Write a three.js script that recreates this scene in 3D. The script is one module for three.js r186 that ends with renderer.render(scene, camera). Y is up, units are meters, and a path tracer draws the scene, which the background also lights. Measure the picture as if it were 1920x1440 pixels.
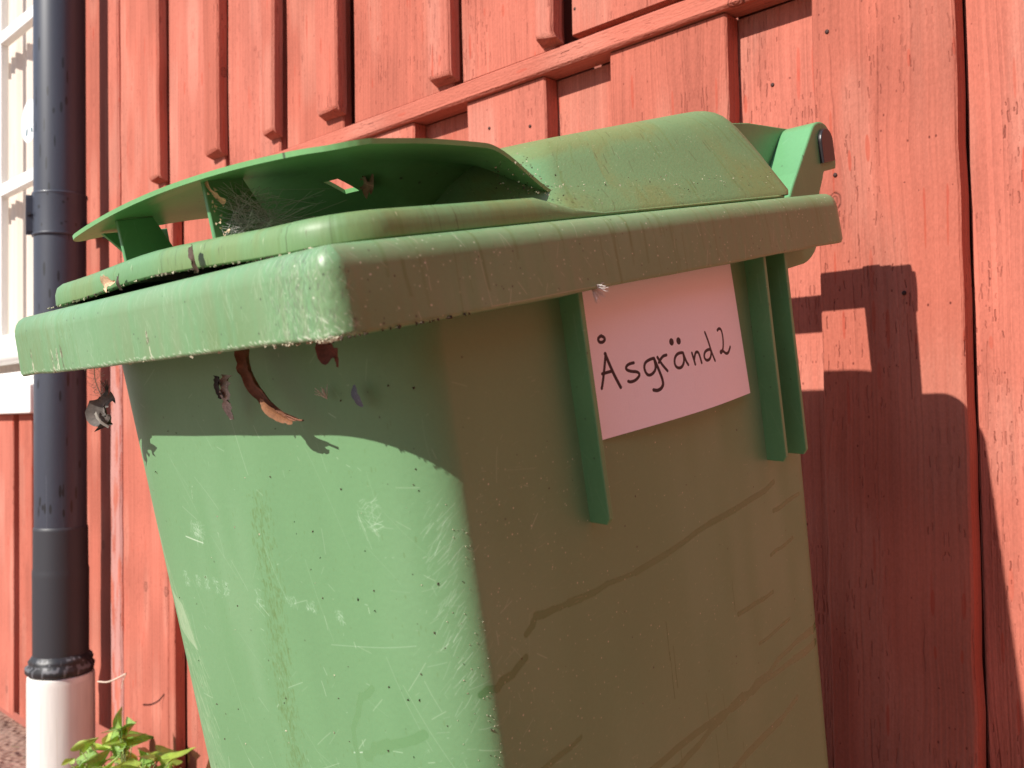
import * as THREE from 'three';
import { mergeGeometries, mergeVertices, toCreasedNormals } from 'three/addons/utils/BufferGeometryUtils.js';
import { RoundedBoxGeometry } from 'three/addons/geometries/RoundedBoxGeometry.js';

// ---------------------------------------------------------------- camera, sky, sun
const scene = new THREE.Scene();
const renderer = new THREE.WebGLRenderer({ antialias: true });
renderer.toneMapping = THREE.LinearToneMapping;
renderer.toneMappingExposure = 1.32;
renderer.shadowMap.enabled = true;
const V3 = (x, y, z) => new THREE.Vector3(x, y, z);

const camera = new THREE.PerspectiveCamera(44.9, 4 / 3, 0.02, 200);
camera.position.set(0.39987, -0.09056, 0.28135);
{
  const F = V3(-0.68962, 0.03155, -0.72349).normalize(), U = V3(0.03446, 0.99935, 0.01073);
  const R = F.clone().cross(U).normalize(), up = R.clone().cross(F);
  camera.quaternion.setFromRotationMatrix(new THREE.Matrix4().makeBasis(R, up, F.clone().negate()));
}
camera.focus = 0.85;
camera.userData.fStop = 13;

const SUN = V3(-0.1, 0.74, 1).normalize();
const sun = new THREE.DirectionalLight(new THREE.Color().setRGB(1.0, 0.95, 0.87), 4.9);
sun.position.copy(SUN).multiplyScalar(12);
sun.castShadow = true;
sun.shadow.mapSize.set(4096, 4096);
Object.assign(sun.shadow.camera, { left: -5, right: 5, top: 5, bottom: -5, near: 1, far: 30 });
sun.shadow.bias = -0.0004;
scene.add(sun, sun.target);
{
  const w = 256, h = 128, d = new Float32Array(w * h * 4), K = 0.72;
  for (let j = 0; j < h; j++) for (let i = 0; i < w; i++) {
    const el = ((j + 0.5) / h - 0.5) * Math.PI, t = Math.pow(1 - Math.max(0, Math.sin(el)), 3.2);
    const a = (i + 0.5) / w * Math.PI * 2;
    const cl = 0.5 + 0.5 * Math.sin(a * 3 + 1.3) * Math.sin(el * 7 + a * 2), soft = 0.25 * cl * Math.max(0, Math.sin(el * 1.4));
    const z = [0.34, 0.50, 0.82], hz = [0.97, 0.95, 0.93], o = (j * w + i) * 4;
    for (let c = 0; c < 3; c++) d[o + c] = K * ((z[c] + (hz[c] - z[c]) * t) * (1 - soft) + 1.0 * soft);
    d[o + 3] = 1;
  }
  const sky = new THREE.DataTexture(d, w, h, THREE.RGBAFormat, THREE.FloatType);
  sky.mapping = THREE.EquirectangularReflectionMapping; sky.magFilter = sky.minFilter = THREE.LinearFilter; sky.needsUpdate = true;
  scene.background = sky; scene.environment = sky;
}

// ---------------------------------------------------------------- helpers
let seed = 7;
const rnd = () => { seed = (seed * 1664525 + 1013904223) >>> 0; return seed / 4294967296; };
const rr = (a, b) => a + (b - a) * rnd();
const clamp = (x, a = 0, b = 1) => Math.min(b, Math.max(a, x));
const lerp = (a, b, t) => a + (b - a) * t;
const smooth = (t) => { t = clamp(t); return t * t * (3 - 2 * t); };
const hash = (x, y, s) => { let h = (x * 374761393 + y * 668265263 + s * 1442695041) | 0; h = Math.imul(h ^ (h >>> 13), 1274126177); return ((h ^ (h >>> 16)) >>> 0) / 4294967296; };
function noise(x, y, s = 0) {
  const xi = Math.floor(x), yi = Math.floor(y), fx = x - xi, fy = y - yi, ux = fx * fx * (3 - 2 * fx), uy = fy * fy * (3 - 2 * fy);
  return lerp(lerp(hash(xi, yi, s), hash(xi + 1, yi, s), ux), lerp(hash(xi, yi + 1, s), hash(xi + 1, yi + 1, s), ux), uy);
}
const toS = (l) => 255 * (l <= 0.0031308 ? 12.92 * l : 1.055 * Math.pow(l, 1 / 2.4) - 0.055);
const css = (r, g, b, a = 1) => `rgba(${Math.round(toS(r))},${Math.round(toS(g))},${Math.round(toS(b))},${a})`;
function canvas(w, h, fn) {            // fn(x, y) -> [r,g,b] linear, or a height 0..1
  const c = document.createElement('canvas'); c.width = w; c.height = h;
  const ctx = c.getContext('2d');
  if (fn) {
    const im = ctx.createImageData(w, h);
    for (let y = 0, o = 0; y < h; y++) for (let x = 0; x < w; x++, o += 4) {
      const v = fn(x, y);
      if (typeof v === 'number') { im.data[o] = im.data[o + 1] = im.data[o + 2] = clamp(v) * 255; } else for (let k = 0; k < 3; k++) im.data[o + k] = clamp(toS(Math.max(0, v[k])), 0, 255);
      im.data[o + 3] = 255;
    }
    ctx.putImageData(im, 0, 0);
  }
  return [c, ctx];
}
function tex(c, color, rx = 1, ry = 1) {
  const t = new THREE.CanvasTexture(c);
  t.wrapS = t.wrapT = THREE.RepeatWrapping; t.repeat.set(rx, ry); t.anisotropy = 8;
  if (color) t.colorSpace = THREE.SRGBColorSpace;
  return t;
}
const C = (r, g, b) => new THREE.Color().setRGB(r, g, b);
const mat = (o) => new THREE.MeshPhysicalMaterial({ side: THREE.DoubleSide, roughness: 0.6, ...o });
function mesh(name, g, m, parent) {
  const o = new THREE.Mesh(g, m); o.name = name; o.castShadow = o.receiveShadow = true;
  if (parent) parent.add(o);
  return o;
}
const counts = {};
const numbered = (n) => { const k = counts[n] = (counts[n] ?? -1) + 1; return k ? `${n}_${String(k).padStart(3, '0')}` : n; };
function thing(name, label, category, pos = V3(0, 0, 0), group) {
  const o = new THREE.Group(); o.name = numbered(name); o.position.copy(pos); scene.add(o);
  o.userData = { label, category }; if (group) o.userData.group = group;
  return o;
}
function geo(pos, uv, idx) {
  const g = new THREE.BufferGeometry();
  g.setAttribute('position', new THREE.Float32BufferAttribute(pos, 3));
  g.setAttribute('uv', new THREE.Float32BufferAttribute(uv, 2));
  g.setIndex(idx); g.computeVertexNormals();
  return g;
}
const box = (x0, x1, y0, y1, z0, z1) => new THREE.BoxGeometry(x1 - x0, y1 - y0, z1 - z0).translate((x0 + x1) / 2, (y0 + y1) / 2, (z0 + z1) / 2);
const rbox = (x0, x1, y0, y1, z0, z1, r = 0.004, s = 2) => new RoundedBoxGeometry(x1 - x0, y1 - y0, z1 - z0, s, r).translate((x0 + x1) / 2, (y0 + y1) / 2, (z0 + z1) / 2);
function tube(pts, r, seg = 12, rad = 6) { return new THREE.TubeGeometry(new THREE.CatmullRomCurve3(pts), seg, r, rad); }

// the wall is surveyed from the camera's stand point
const S = 0.954, wx = (x) => 0.39987 + (x - 0.39987) * S, wy = (y) => -0.09056 + (y + 0.09056) * S, wz = (z) => 0.28135 + (z - 0.28135) * S;

// ---------------------------------------------------------------- ground
function groundHeight(x, z) {
  const bank = smooth((x + 1.5) / 0.9);
  const under = -0.965 + clamp(-(z + 0.33), -0.5, 0.55) * 0.205;
  return lerp(-1.215, under, bank) + 0.012 * (noise(x * 9, z * 9, 3) - 0.5) + 0.03 * (noise(x * 2.1, z * 2.1, 5) - 0.5);
}
{
  const pos = [], uv = [], idx = [], xs = [], zs = [];
  for (let i = 0; i <= 110; i++) { const t = i / 110 * 2 - 1; xs.push(-1 + Math.sign(t) * (Math.abs(t) * 4 + Math.pow(Math.abs(t), 5) * 40)); }
  for (let i = 0; i <= 70; i++) { const t = i / 70; zs.push(-1.1 + t * 4 + Math.pow(t, 5) * 40); }
  for (const z of zs) for (const x of xs) { pos.push(x, groundHeight(x, z), z); uv.push(x / 1.2, z / 1.2); }
  const n = xs.length;
  for (let j = 0; j < zs.length - 1; j++) for (let i = 0; i < n - 1; i++) { const a = j * n + i; idx.push(a, a + n, a + 1, a + 1, a + n, a + n + 1); }
  const [c, ctx] = canvas(512, 512, (x, y) => {
    const n1 = noise(x / 40, y / 40, 1), n2 = noise(x / 6, y / 6, 2), n3 = noise(x / 1.7, y / 1.7, 3), k = 0.55 + 0.35 * n1 + 0.3 * n2 + 0.35 * n3;
    return [0.27 * k, 0.16 * k, 0.12 * k];
  });
  for (let i = 0; i < 700; i++) { ctx.strokeStyle = css(rr(0.2, 0.5), rr(0.14, 0.34), rr(0.09, 0.2), 0.7); ctx.lineWidth = rr(0.6, 1.6); const x = rnd() * 512, y = rnd() * 512, a = rnd() * 6.3, l = rr(4, 22); ctx.beginPath(); ctx.moveTo(x, y); ctx.lineTo(x + Math.cos(a) * l, y + Math.sin(a) * l); ctx.stroke(); }
  const [b] = canvas(256, 256, (x, y) => 0.5 * noise(x / 9, y / 9, 8) + 0.5 * noise(x / 3, y / 3, 9));
  const g = mesh('ground', geo(pos, uv, idx), mat({ map: tex(c, true), bumpMap: tex(b), bumpScale: 0.02, roughness: 0.95 }), scene);
  g.userData = { kind: 'structure', label: 'bare brown soil with dry stalks along the foot of the wall' };
}

{
  const pos = [], uv = [], idx = [], xs = [], zs = [];
  for (let i = 0; i <= 40; i++) { const t = i / 40 * 2 - 1; xs.push(-1 + Math.sign(t) * (Math.abs(t) * 5 + Math.pow(Math.abs(t), 5) * 38)); }
  for (let i = 0; i <= 30; i++) { const t = i / 30; zs.push(0.15 + t * 4 + Math.pow(t, 5) * 38); }
  for (const z of zs) for (const x of xs) { pos.push(x, groundHeight(x, z) + 0.03 * smooth((z - 0.15) / 0.2) - 0.004, z); uv.push(x, z); }
  const n = xs.length; for (let j = 0; j < zs.length - 1; j++) for (let i = 0; i < n - 1; i++) { const a = j * n + i; idx.push(a, a + n, a + 1, a + 1, a + n, a + n + 1); }
  const [c] = canvas(256, 256, (x, y) => { const k = 0.6 + 0.4 * noise(x / 30, y / 30, 1) + 0.5 * noise(x / 2, y / 3, 2); return [0.22 * k, 0.14 * k, 0.10 * k]; });
  const g = mesh('yard', geo(pos, uv, idx), mat({ map: tex(c, true), roughness: 0.95 }), scene);
  g.userData = { kind: 'structure', label: 'trodden red-brown gravel yard in front of the house' };
}

// ---------------------------------------------------------------- painted wood
// one sheet of wood is 0.4 m across and 1.6 m along the grain
function woodSet(s, { rough = 1, worn = 0, knots = 3, tone = 1 }) {
  seed = 1000 + s * 77;
  const W = 512, H = 2048;
  const KN = []; for (let i = 0; i < knots; i++) KN.push([rr(60, W - 60), rr(60, H - 60), rr(9, 17), rr(0.7, 1)]);
  const knotAt = (x, y) => { let v = 0; for (const [kx, ky, kr] of KN) { const dx = (x - kx) / kr, dy = (y - ky) / (kr * 1.35), d = Math.hypot(dx, dy); if (d < 2.2) { const w = d + 0.22 * (noise(x / 7, y / 7, s + 40) - 0.5); v = Math.max(v, (w < 1 ? 0.45 + 0.35 * Math.sin(w * 13 + noise(x / 5, y / 5, s) * 3) : 0) + 0.75 * Math.exp(-Math.pow((w - 1) / 0.13, 2)) * noise(x / 6, y / 6, s + 41)); } } return v; };
  const streak = (x, y) => 0.5 * noise(x / 3.2, y / 420, s) + 0.3 * noise(x / 1.4, y / 150, s + 1) + 0.2 * noise(x / 14, y / 700, s + 2);
  const wob = (x, y) => { let q = x + 14 * noise(x / 90, y / 260, s + 9); for (const [kx, ky, kr] of KN) { const dx = x - kx, dy = (y - ky) / 3.2, d2 = dx * dx + dy * dy; q -= dx * 1.1 * Math.exp(-d2 / (kr * kr * 5)); } return q; };
  const [c, cc] = canvas(W, H, (x, y) => {
    const st = streak(wob(x, y), y), n = noise(x / 70, y / 160, s + 4), f = noise(x / 2, y / 3, s + 5);
    const fade = smooth((noise(x / 55, y / 240, s + 14) - 0.42) * 2.6) * (0.6 + 0.8 * noise(x / 3, y / 60, s + 15)), k = tone * (0.74 + 0.40 * st + 0.24 * (n - 0.5) + 0.14 * f) * (1 - 0.5 * knotAt(x, y));
    const pale = worn * smooth((noise(x / 18, y / 90, s + 6) + 0.3 * f - 0.45) * 3);
    const fd = 0.42 * clamp(fade);
    return [lerp(lerp(0.44 * k, 0.51 * k, fd), 0.48, pale), lerp(lerp(0.131 * k, 0.212 * k, fd), 0.25, pale), lerp(lerp(0.090 * k, 0.156 * k, fd), 0.225, pale)];
  });
  const [b, bc] = canvas(W, H, (x, y) => 0.66 + 0.42 * (streak(wob(x, y), y) - 0.5) * rough + 0.16 * (noise(x / 2.2, y / 9, s + 7) - 0.5) - 0.3 * knotAt(x, y));
  const crack = (x, y, l, w, a) => {
    for (const [ctx, col, ww] of [[cc, css(0.13, 0.025, 0.018, a), w], [bc, `rgba(0,0,0,${a})`, w * 1.15]]) {
      ctx.strokeStyle = col; ctx.lineWidth = ww; ctx.lineCap = 'round'; ctx.beginPath(); ctx.moveTo(x, y);
      let px = x; for (let k = 1; k <= 5; k++) { px += (noise(x + k * 7.3, y + k * 3, s + 11) - 0.5) * Math.min(6, 1.5 + l * 0.05); ctx.lineTo(px, y + l * k / 5); } ctx.stroke();
    }
  };
  for (let i = 0; i < 2600 * rough; i++) { const x = rnd() * W, y = rnd() * H; if (noise(x / 50, y / 260, s + 12) > 0.46) crack(x, y, rr(5, 26), rr(0.45, 1.2), rr(0.2, 0.7)); }
  for (let i = 0; i < 30 * rough; i++) crack(rnd() * W, rnd() * H, rr(50, 200), rr(0.6, 1.2), rr(0.25, 0.6));
  for (let i = 0; i < 220; i++) { const x = rnd() * W, y = rnd() * H; cc.fillStyle = css(0.10, 0.02, 0.015, rr(0.4, 0.8)); cc.beginPath(); cc.ellipse(x, y, rr(0.6, 1.6), rr(0.8, 2.6), 0, 0, 7); cc.fill(); }
  for (let i = 0; i < 70; i++) { const x = rnd() * W, y = rnd() * H; cc.fillStyle = css(0.42, 0.055, 0.03, rr(0.2, 0.5)); cc.beginPath(); cc.ellipse(x, y, rr(1.5, 4), rr(8, 40), 0, 0, 7); cc.fill(); }
  const tc = tex(c, true), tb = tex(b); for (const t of [tc, tb]) t.wrapS = t.wrapT = THREE.MirroredRepeatWrapping;
  return mat({ map: tc, bumpMap: tb, bumpScale: 0.0034, roughness: 0.88, specularIntensity: 0.35 });
}
const WOOD = [woodSet(11, { rough: 0.55, knots: 2 }), woodSet(23, { rough: 1.5, knots: 3 }), woodSet(37, { rough: 0.9, knots: 3, tone: 0.97 })];
const TONES = [[1, 1, 1], [0.93, 0.9, 0.88], [1.04, 1.08, 1.1]], toned = new Map();
const tone = (m, i) => { const k = i % 3; if (!k) return m; const key = m.uuid + k; if (!toned.has(key)) { const c = m.clone(); c.color.setRGB(...TONES[k]); toned.set(key, c); } return toned.get(key); };
const WORN = woodSet(51, { rough: 1.2, worn: 0.8, knots: 0 });

// a sawn board: chamfered section swept upward, edges a little uneven
function plank(x0, x1, y0, y1, zf, th, o = {}) {
  const n = o.n ?? 14, ch = o.ch ?? 0.003, jit = o.jit ?? 0.0012, hz = o.along === 'x';
  const sec = [[x0, -th], [x0, -ch], [x0 + ch, 0], [x1 - ch, 0], [x1, -ch], [x1, -th]];
  const pos = [], uv = [], idx = [], ou = rnd(), ov = rnd();
  let q = 0; const per = sec.map((p, i) => { if (i) q += Math.hypot(p[0] - sec[i - 1][0], p[1] - sec[i - 1][1]); return q; });
  const band = (a, b) => { const base = pos.length / 3;
    for (let j = 0; j <= n; j++) { const t = j / n;
      for (const i of [a, b]) {
        const side = i < 3 ? -1 : 1, jx = (noise(j * 0.9 + ov * 90, side * 5 + ou * 50, 31) - 0.5) * 2 * jit, jz = (noise(j * 0.35 + ou * 70, side * 3 + 7, 33) - 0.5) * jit;
        const end = o.ragged && j === 0 ? (noise(i * 3.1, ou * 40, 35)) * o.ragged : 0, wr = o.worn && j === 0 && i > 0 && i < 5 ? o.worn : 0;
        pos.push(sec[i][0] + jx - side * wr * 0.25, lerp(y0, y1, j === 1 && o.worn ? 0.02 / (y1 - y0) : t) + end + wr * 0.6, zf + sec[i][1] + jz - wr * (0.6 + noise(i * 2.3, ou * 30, 36))); uv.push(per[i] / 0.4 + ou, lerp(y0, y1, t) / 1.6 + ov);
      } }
    for (let j = 0; j < n; j++) { const k = base + j * 2; idx.push(k, k + 1, k + 2, k + 1, k + 3, k + 2); } };
  for (let i = 0; i < 5; i++) band(i, i + 1);
  for (const top of [0, 1]) { const b0 = pos.length / 3;      // end grain
    const ring = [0, 1, 2, 3, 4, 5].map((i) => { const src = Math.min(i, 4) * (n + 1) * 2 + (top ? n * 2 : 0) + (i === 5 ? 1 : 0); return [pos[src * 3], pos[src * 3 + 1], pos[src * 3 + 2]]; });
    for (const p of ring) { pos.push(...p); uv.push(p[0] / 0.4 + ou, p[2] / 0.1 + ov); }
    for (let i = 1; i < 5; i++) top ? idx.push(b0, b0 + i, b0 + i + 1) : idx.push(b0, b0 + i + 1, b0 + i); }
  const g = geo(pos, uv, idx);
  return g;
}

// ---------------------------------------------------------------- the red house wall
const wall = thing('house_wall', 'red painted timber wall of upright boards and battens with a ledge, behind the bin', 'wall');
{
  const zR = wz(-0.969), zRec = wz(-1.005), zU = wz(-0.965), zB = wz(-0.935), zL = wz(-0.956), yTop = 2.6, yLedT = wy(0.556), yLedB = wy(0.519), yBase = wy(-1.215);
  mesh('sheathing', mergeGeometries([box(wx(-3.02), 4.5, -1.6, yTop, zRec - 0.16, zRec - 0.035), box(-5.5, wx(-4.28), -1.6, yTop, zRec - 0.16, zRec - 0.035), box(wx(-4.28), wx(-3.02), -1.6, wy(0.0), zRec - 0.16, zRec - 0.035), box(wx(-4.28), wx(-3.02), wy(2.04), yTop, zRec - 0.16, zRec - 0.035)]), mat({ color: C(0.36, 0.11, 0.08), roughness: 0.95 }), wall);
  let nth = 0;
  const pk = (name, x0, x1, y0, y1, z, th, m, o) => mesh(name, plank(x0, x1, y0, y1, z, th, o), tone(m, nth++ * 7 + (nth >> 2)), wall);
  // upper boards with battens over their joints
  const bat = [[-2.54, -2.474], [-2.203, -2.143], [-1.879, -1.805], [-1.593, -1.54], [-1.366, -1.283], [-0.979, -0.915], [-0.692, -0.649], [-0.42, -0.36], [-0.12, -0.06], [0.2, 0.26], [0.52, 0.58], [0.84, 0.9], [1.16, 1.22], [1.5, 1.56], [1.84, 1.9], [2.2, 2.26]];
  const low = [0.595, 0.596, 0.602, 0.594, 0.587, 0.566, 0.563, 0.56, 0.56, 0.56, 0.56, 0.56, 0.56, 0.56, 0.56, 0.56], gap = [0.006, 0.008, 0.004, 0.014, 0.024, 0.006, 0.02, 0.008, 0.01, 0.006, 0.01, 0.01, 0.006, 0.01, 0.01, 0.01];
  for (let i = 0; i < bat.length; i++) {
    seed = 400 + i * 13;
    const [a, b] = bat[i].map(wx), nextA = i + 1 < bat.length ? wx(bat[i + 1][1]) - 0.016 : b + 0.3;
    const m = i >= 4 ? WOOD[1] : WOOD[i % 2 ? 0 : 2];
    if (i) pk('batten', a, b, wy(low[i]) - 0.005, yTop, zB, zB - zU - 0.0015, m, { n: 24, ch: 0.005, jit: 0.003, ragged: 0.016, worn: 0.005 });
    pk('upper_board', b + gap[i], nextA, i === 0 ? yBase : yLedT + (i > 5 ? 0.012 : 0.002), yTop, zU, 0.022, i >= 4 ? WOOD[i % 2 ? 1 : 2] : WOOD[i % 3 === 2 ? 2 : 0], { n: 20, jit: 0.002, ragged: i > 5 ? 0.004 : 0.002 });
  }
  // ledge between the two courses
  seed = 91;
  { const g = plank(yLedB, yLedT, -2.6, 2.4, 0, 0.045, { n: 40, ch: 0.004, jit: 0.0008 });
    g.rotateZ(-Math.PI / 2).translate(0, 0, zL);    // board laid along the wall: (x,y) -> (y,-x)
    g.scale(1, -1, 1); g.index.array.reverse(); g.computeVertexNormals();
    mesh('ledge', g, WOOD[0], wall); }
  // lower boards: every other one proud of its neighbours
  const raised = [[-2.4, -2.12], [-1.76, -1.5], [-1.31, -1.062], [-0.902, -0.697], [-0.55, -0.326], [-0.188, 0.003], [0.26, 0.5], [0.72, 0.98], [1.2, 1.45], [1.66, 1.9], [2.12, 2.36]];
  for (let i = 0; i < raised.length; i++) {
    seed = 700 + i * 17;
    const [a, b] = raised[i].map(wx), nx = i + 1 < raised.length ? wx(raised[i + 1][0]) + 0.012 : b + 0.2;
    if (i) pk('lower_board', a, b, yBase, yLedB - 0.002 + 0.000, zR, 0.032, i === 4 ? WOOD[1] : i === 5 ? WOOD[2] : WOOD[i % 2 ? 0 : 2], { n: 26, ch: 0.003, jit: i === 5 ? 0.0018 : 0.0015 });
    if (i) pk('recessed_board', i === 5 ? b + 0.001 : b - 0.004, nx, yBase, yLedB - 0.002, zRec, 0.022, i === 5 ? WOOD[1] : WOOD[i % 2 ? 2 : 1], { n: 14 });
  }
  // left of the ledge the boards run the full height
  seed = 31;
  pk('recessed_board', wx(-3.05), wx(-2.545), yBase + 0.12, yTop, zRec, 0.022, WOOD[0], { n: 20 });
  pk('batten', wx(-2.523), wx(-2.452), wy(0.32), yTop, zR + 0.014, 0.05, WOOD[2], { n: 24, ch: 0.006, jit: 0.003 });
  pk('batten', wx(-2.523), wx(-2.448), yBase, wy(0.318), zR + 0.012, 0.05, WORN, { n: 24, ch: 0.006, jit: 0.003 });
  pk('lower_board', wx(-2.425), wx(-2.13), yBase, yLedB - 0.002, zR, 0.03, WOOD[0], { n: 20 });
  pk('recessed_board', wx(-2.13), wx(-1.75), yBase, yLedB - 0.002, zRec, 0.022, WOOD[2], { n: 12 });
  // under and beside the window
  for (const [a, b, z, y0] of [[-3.40, -3.03, zRec, -1.17], [-3.78, -3.42, zR, -1.2], [-4.2, -3.76, zRec, -1.2], [-4.6, -4.22, zR, -1.2], [-5.3, -4.58, zRec, -1.2]]) { seed = 50 + Math.round(-a * 100); pk('lower_board', wx(a), wx(b), wy(y0), wy(b < -4.3 ? 2.6 : -0.062), z, 0.022, WOOD[rnd() < 0.5 ? 0 : 2], { n: 14, ragged: 0.03 }); }
  pk('lower_board', wx(-3.36), wx(-3.23), wy(-1.2), wy(-0.062), zR - 0.001, 0.03, WOOD[2], { n: 14, ragged: 0.03 });
  const nails = [];
  for (const [x, y, z] of [[-0.84, 0.455, zR], [-0.735, 0.435, zR], [-0.27, 0.40, zRec], [-0.166, 0.44, zR], [-0.16, 0.235, zR], [-0.07, 0.06, zR], [-0.62, 0.615, zU], [0.07, 0.1, zRec]]) { const g = new THREE.SphereGeometry(0.003, 10, 6); g.scale(1, 1, 0.45); g.translate(wx(x), wy(y), z + 0.0004); nails.push(g); }
  const nm = mat({ color: C(0.06, 0.025, 0.02), roughness: 0.7, metalness: 0.4 });
  nails.forEach((g) => mesh('nail_head', g, nm, wall));
}

// ---------------------------------------------------------------- the wing that closes the yard to the right of the view
{
  const xw = 1.75, w = thing('house_wing', 'red boarded house wing at right angles to the wall, right of the bin', 'wall', V3(xw, -1.0, 2));
  mesh('sheathing', box(0.03, 0.2, -0.3, 2.3, -2.95, 3.0), mat({ color: C(0.36, 0.11, 0.08), roughness: 0.95 }), w);
  for (let i = 0; i < 24; i++) { seed = 2000 + i; const z = -2.9 + i * 0.245; mesh('board', plank(z, z + 0.235, -0.2, 2.3, 0, 0.03, { n: 6 }).rotateY(-Math.PI / 2), WOOD[i % 3], w); }
}

// ---------------------------------------------------------------- window at the left edge
{
  const zW = wz(-0.985), X0 = wx(-4.24), X1 = wx(-3.04), white = mat({ color: C(0.82, 0.81, 0.78), roughness: 0.5 });
  const w = thing('window', 'white framed window with glazing bars and pale curtain, left of the black downpipe', 'window', V3((X0 + X1) / 2, wy(-0.06), zW));
  const add = (name, g, m) => mesh(name, g.translate(-w.position.x, -w.position.y, -w.position.z), m, w);
  add('sill', rbox(X0 - 0.05, wx(-3.135), wy(-0.06), wy(0.046), zW - 0.03, wz(-0.93), 0.006), white);
  add('sloping_board', rbox(X0, wx(-3.10), wy(0.03), wy(0.10), zW - 0.05, zW + 0.012, 0.004), white);
  add('bottom_rail', rbox(X0, X1, wy(0.135), wy(0.245), zW - 0.04, wz(-0.935), 0.03, 5), white);
  for (const y of [0.80, 1.41, 2.0]) add('glazing_bar', rbox(X0, X1, wy(y), wy(y + 0.05), zW - 0.02, zW + 0.012, 0.006), white);
  add('glazing_bar', rbox(wx(-3.62), wx(-3.575), wy(0.25), wy(2), zW - 0.02, zW + 0.011, 0.006), white);
  add('side_frame', rbox(X1, X1 + 0.05, wy(0.05), wy(2.05), zW - 0.03, zW + 0.014, 0.004), white);
  add('side_frame', rbox(X0 - 0.05, X0, wy(0.05), wy(2.05), zW - 0.03, zW + 0.014, 0.004), white);
  add('pane', new THREE.PlaneGeometry(X1 - X0, wy(2) - wy(0.2)).translate((X0 + X1) / 2, (wy(2) + wy(0.2)) / 2, zW - 0.008), mat({ transmission: 1, thickness: 0, roughness: 0.02, specularIntensity: 0.4, color: C(0.97, 0.98, 0.97) }));
  const pos = [], uv = [], idx = [], n = 90;
  for (let i = 0; i <= n; i++) { const t = i / n, x = lerp(X0 + 0.005, X1 - 0.005, t), z = zW - 0.075 + 0.005 * Math.sin(t * 46 + 2 * Math.sin(t * 9)) + 0.006 * Math.sin(t * 117); for (const y of [wy(0.1), wy(2)]) { pos.push(x, y, z); uv.push(t * 3, y); } }
  for (let i = 0; i < n; i++) { const k = i * 2; idx.push(k, k + 2, k + 1, k + 1, k + 2, k + 3); }
  const [cv] = canvas(128, 128, (x, y) => { const k = 0.88 + 0.1 * noise(x / 2, y / 40, 3) + 0.08 * noise(x / 30, y / 20, 5); return [0.72 * k, 0.61 * k, 0.53 * k]; });
  add('curtain', geo(pos, uv, idx), mat({ map: tex(cv, true), roughness: 0.95 }));
  const st = thing('round_sticker', 'small white round sticker on the window glass beside the downpipe', 'sticker', V3(wx(-3.30), wy(1.043), zW - 0.003));
  mesh('disc', new THREE.CylinderGeometry(0.077, 0.077, 0.002, 40).rotateX(Math.PI / 2), mat({ color: C(0.86, 0.86, 0.84), roughness: 0.6 }), st);
  const dk = mat({ color: C(0.05, 0.13, 0.16), roughness: 0.6 });
  for (const [x, h, a] of [[-0.022, 0.03, -0.15], [0.024, 0.02, 0.2]]) { const g = new THREE.CylinderGeometry(1, 1, 0.002, 14).rotateX(Math.PI / 2).scale(0.007, h / 2, 1).rotateZ(a).translate(x, -0.037, 0.0013); mesh('mark', g, dk, st); }
}

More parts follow.
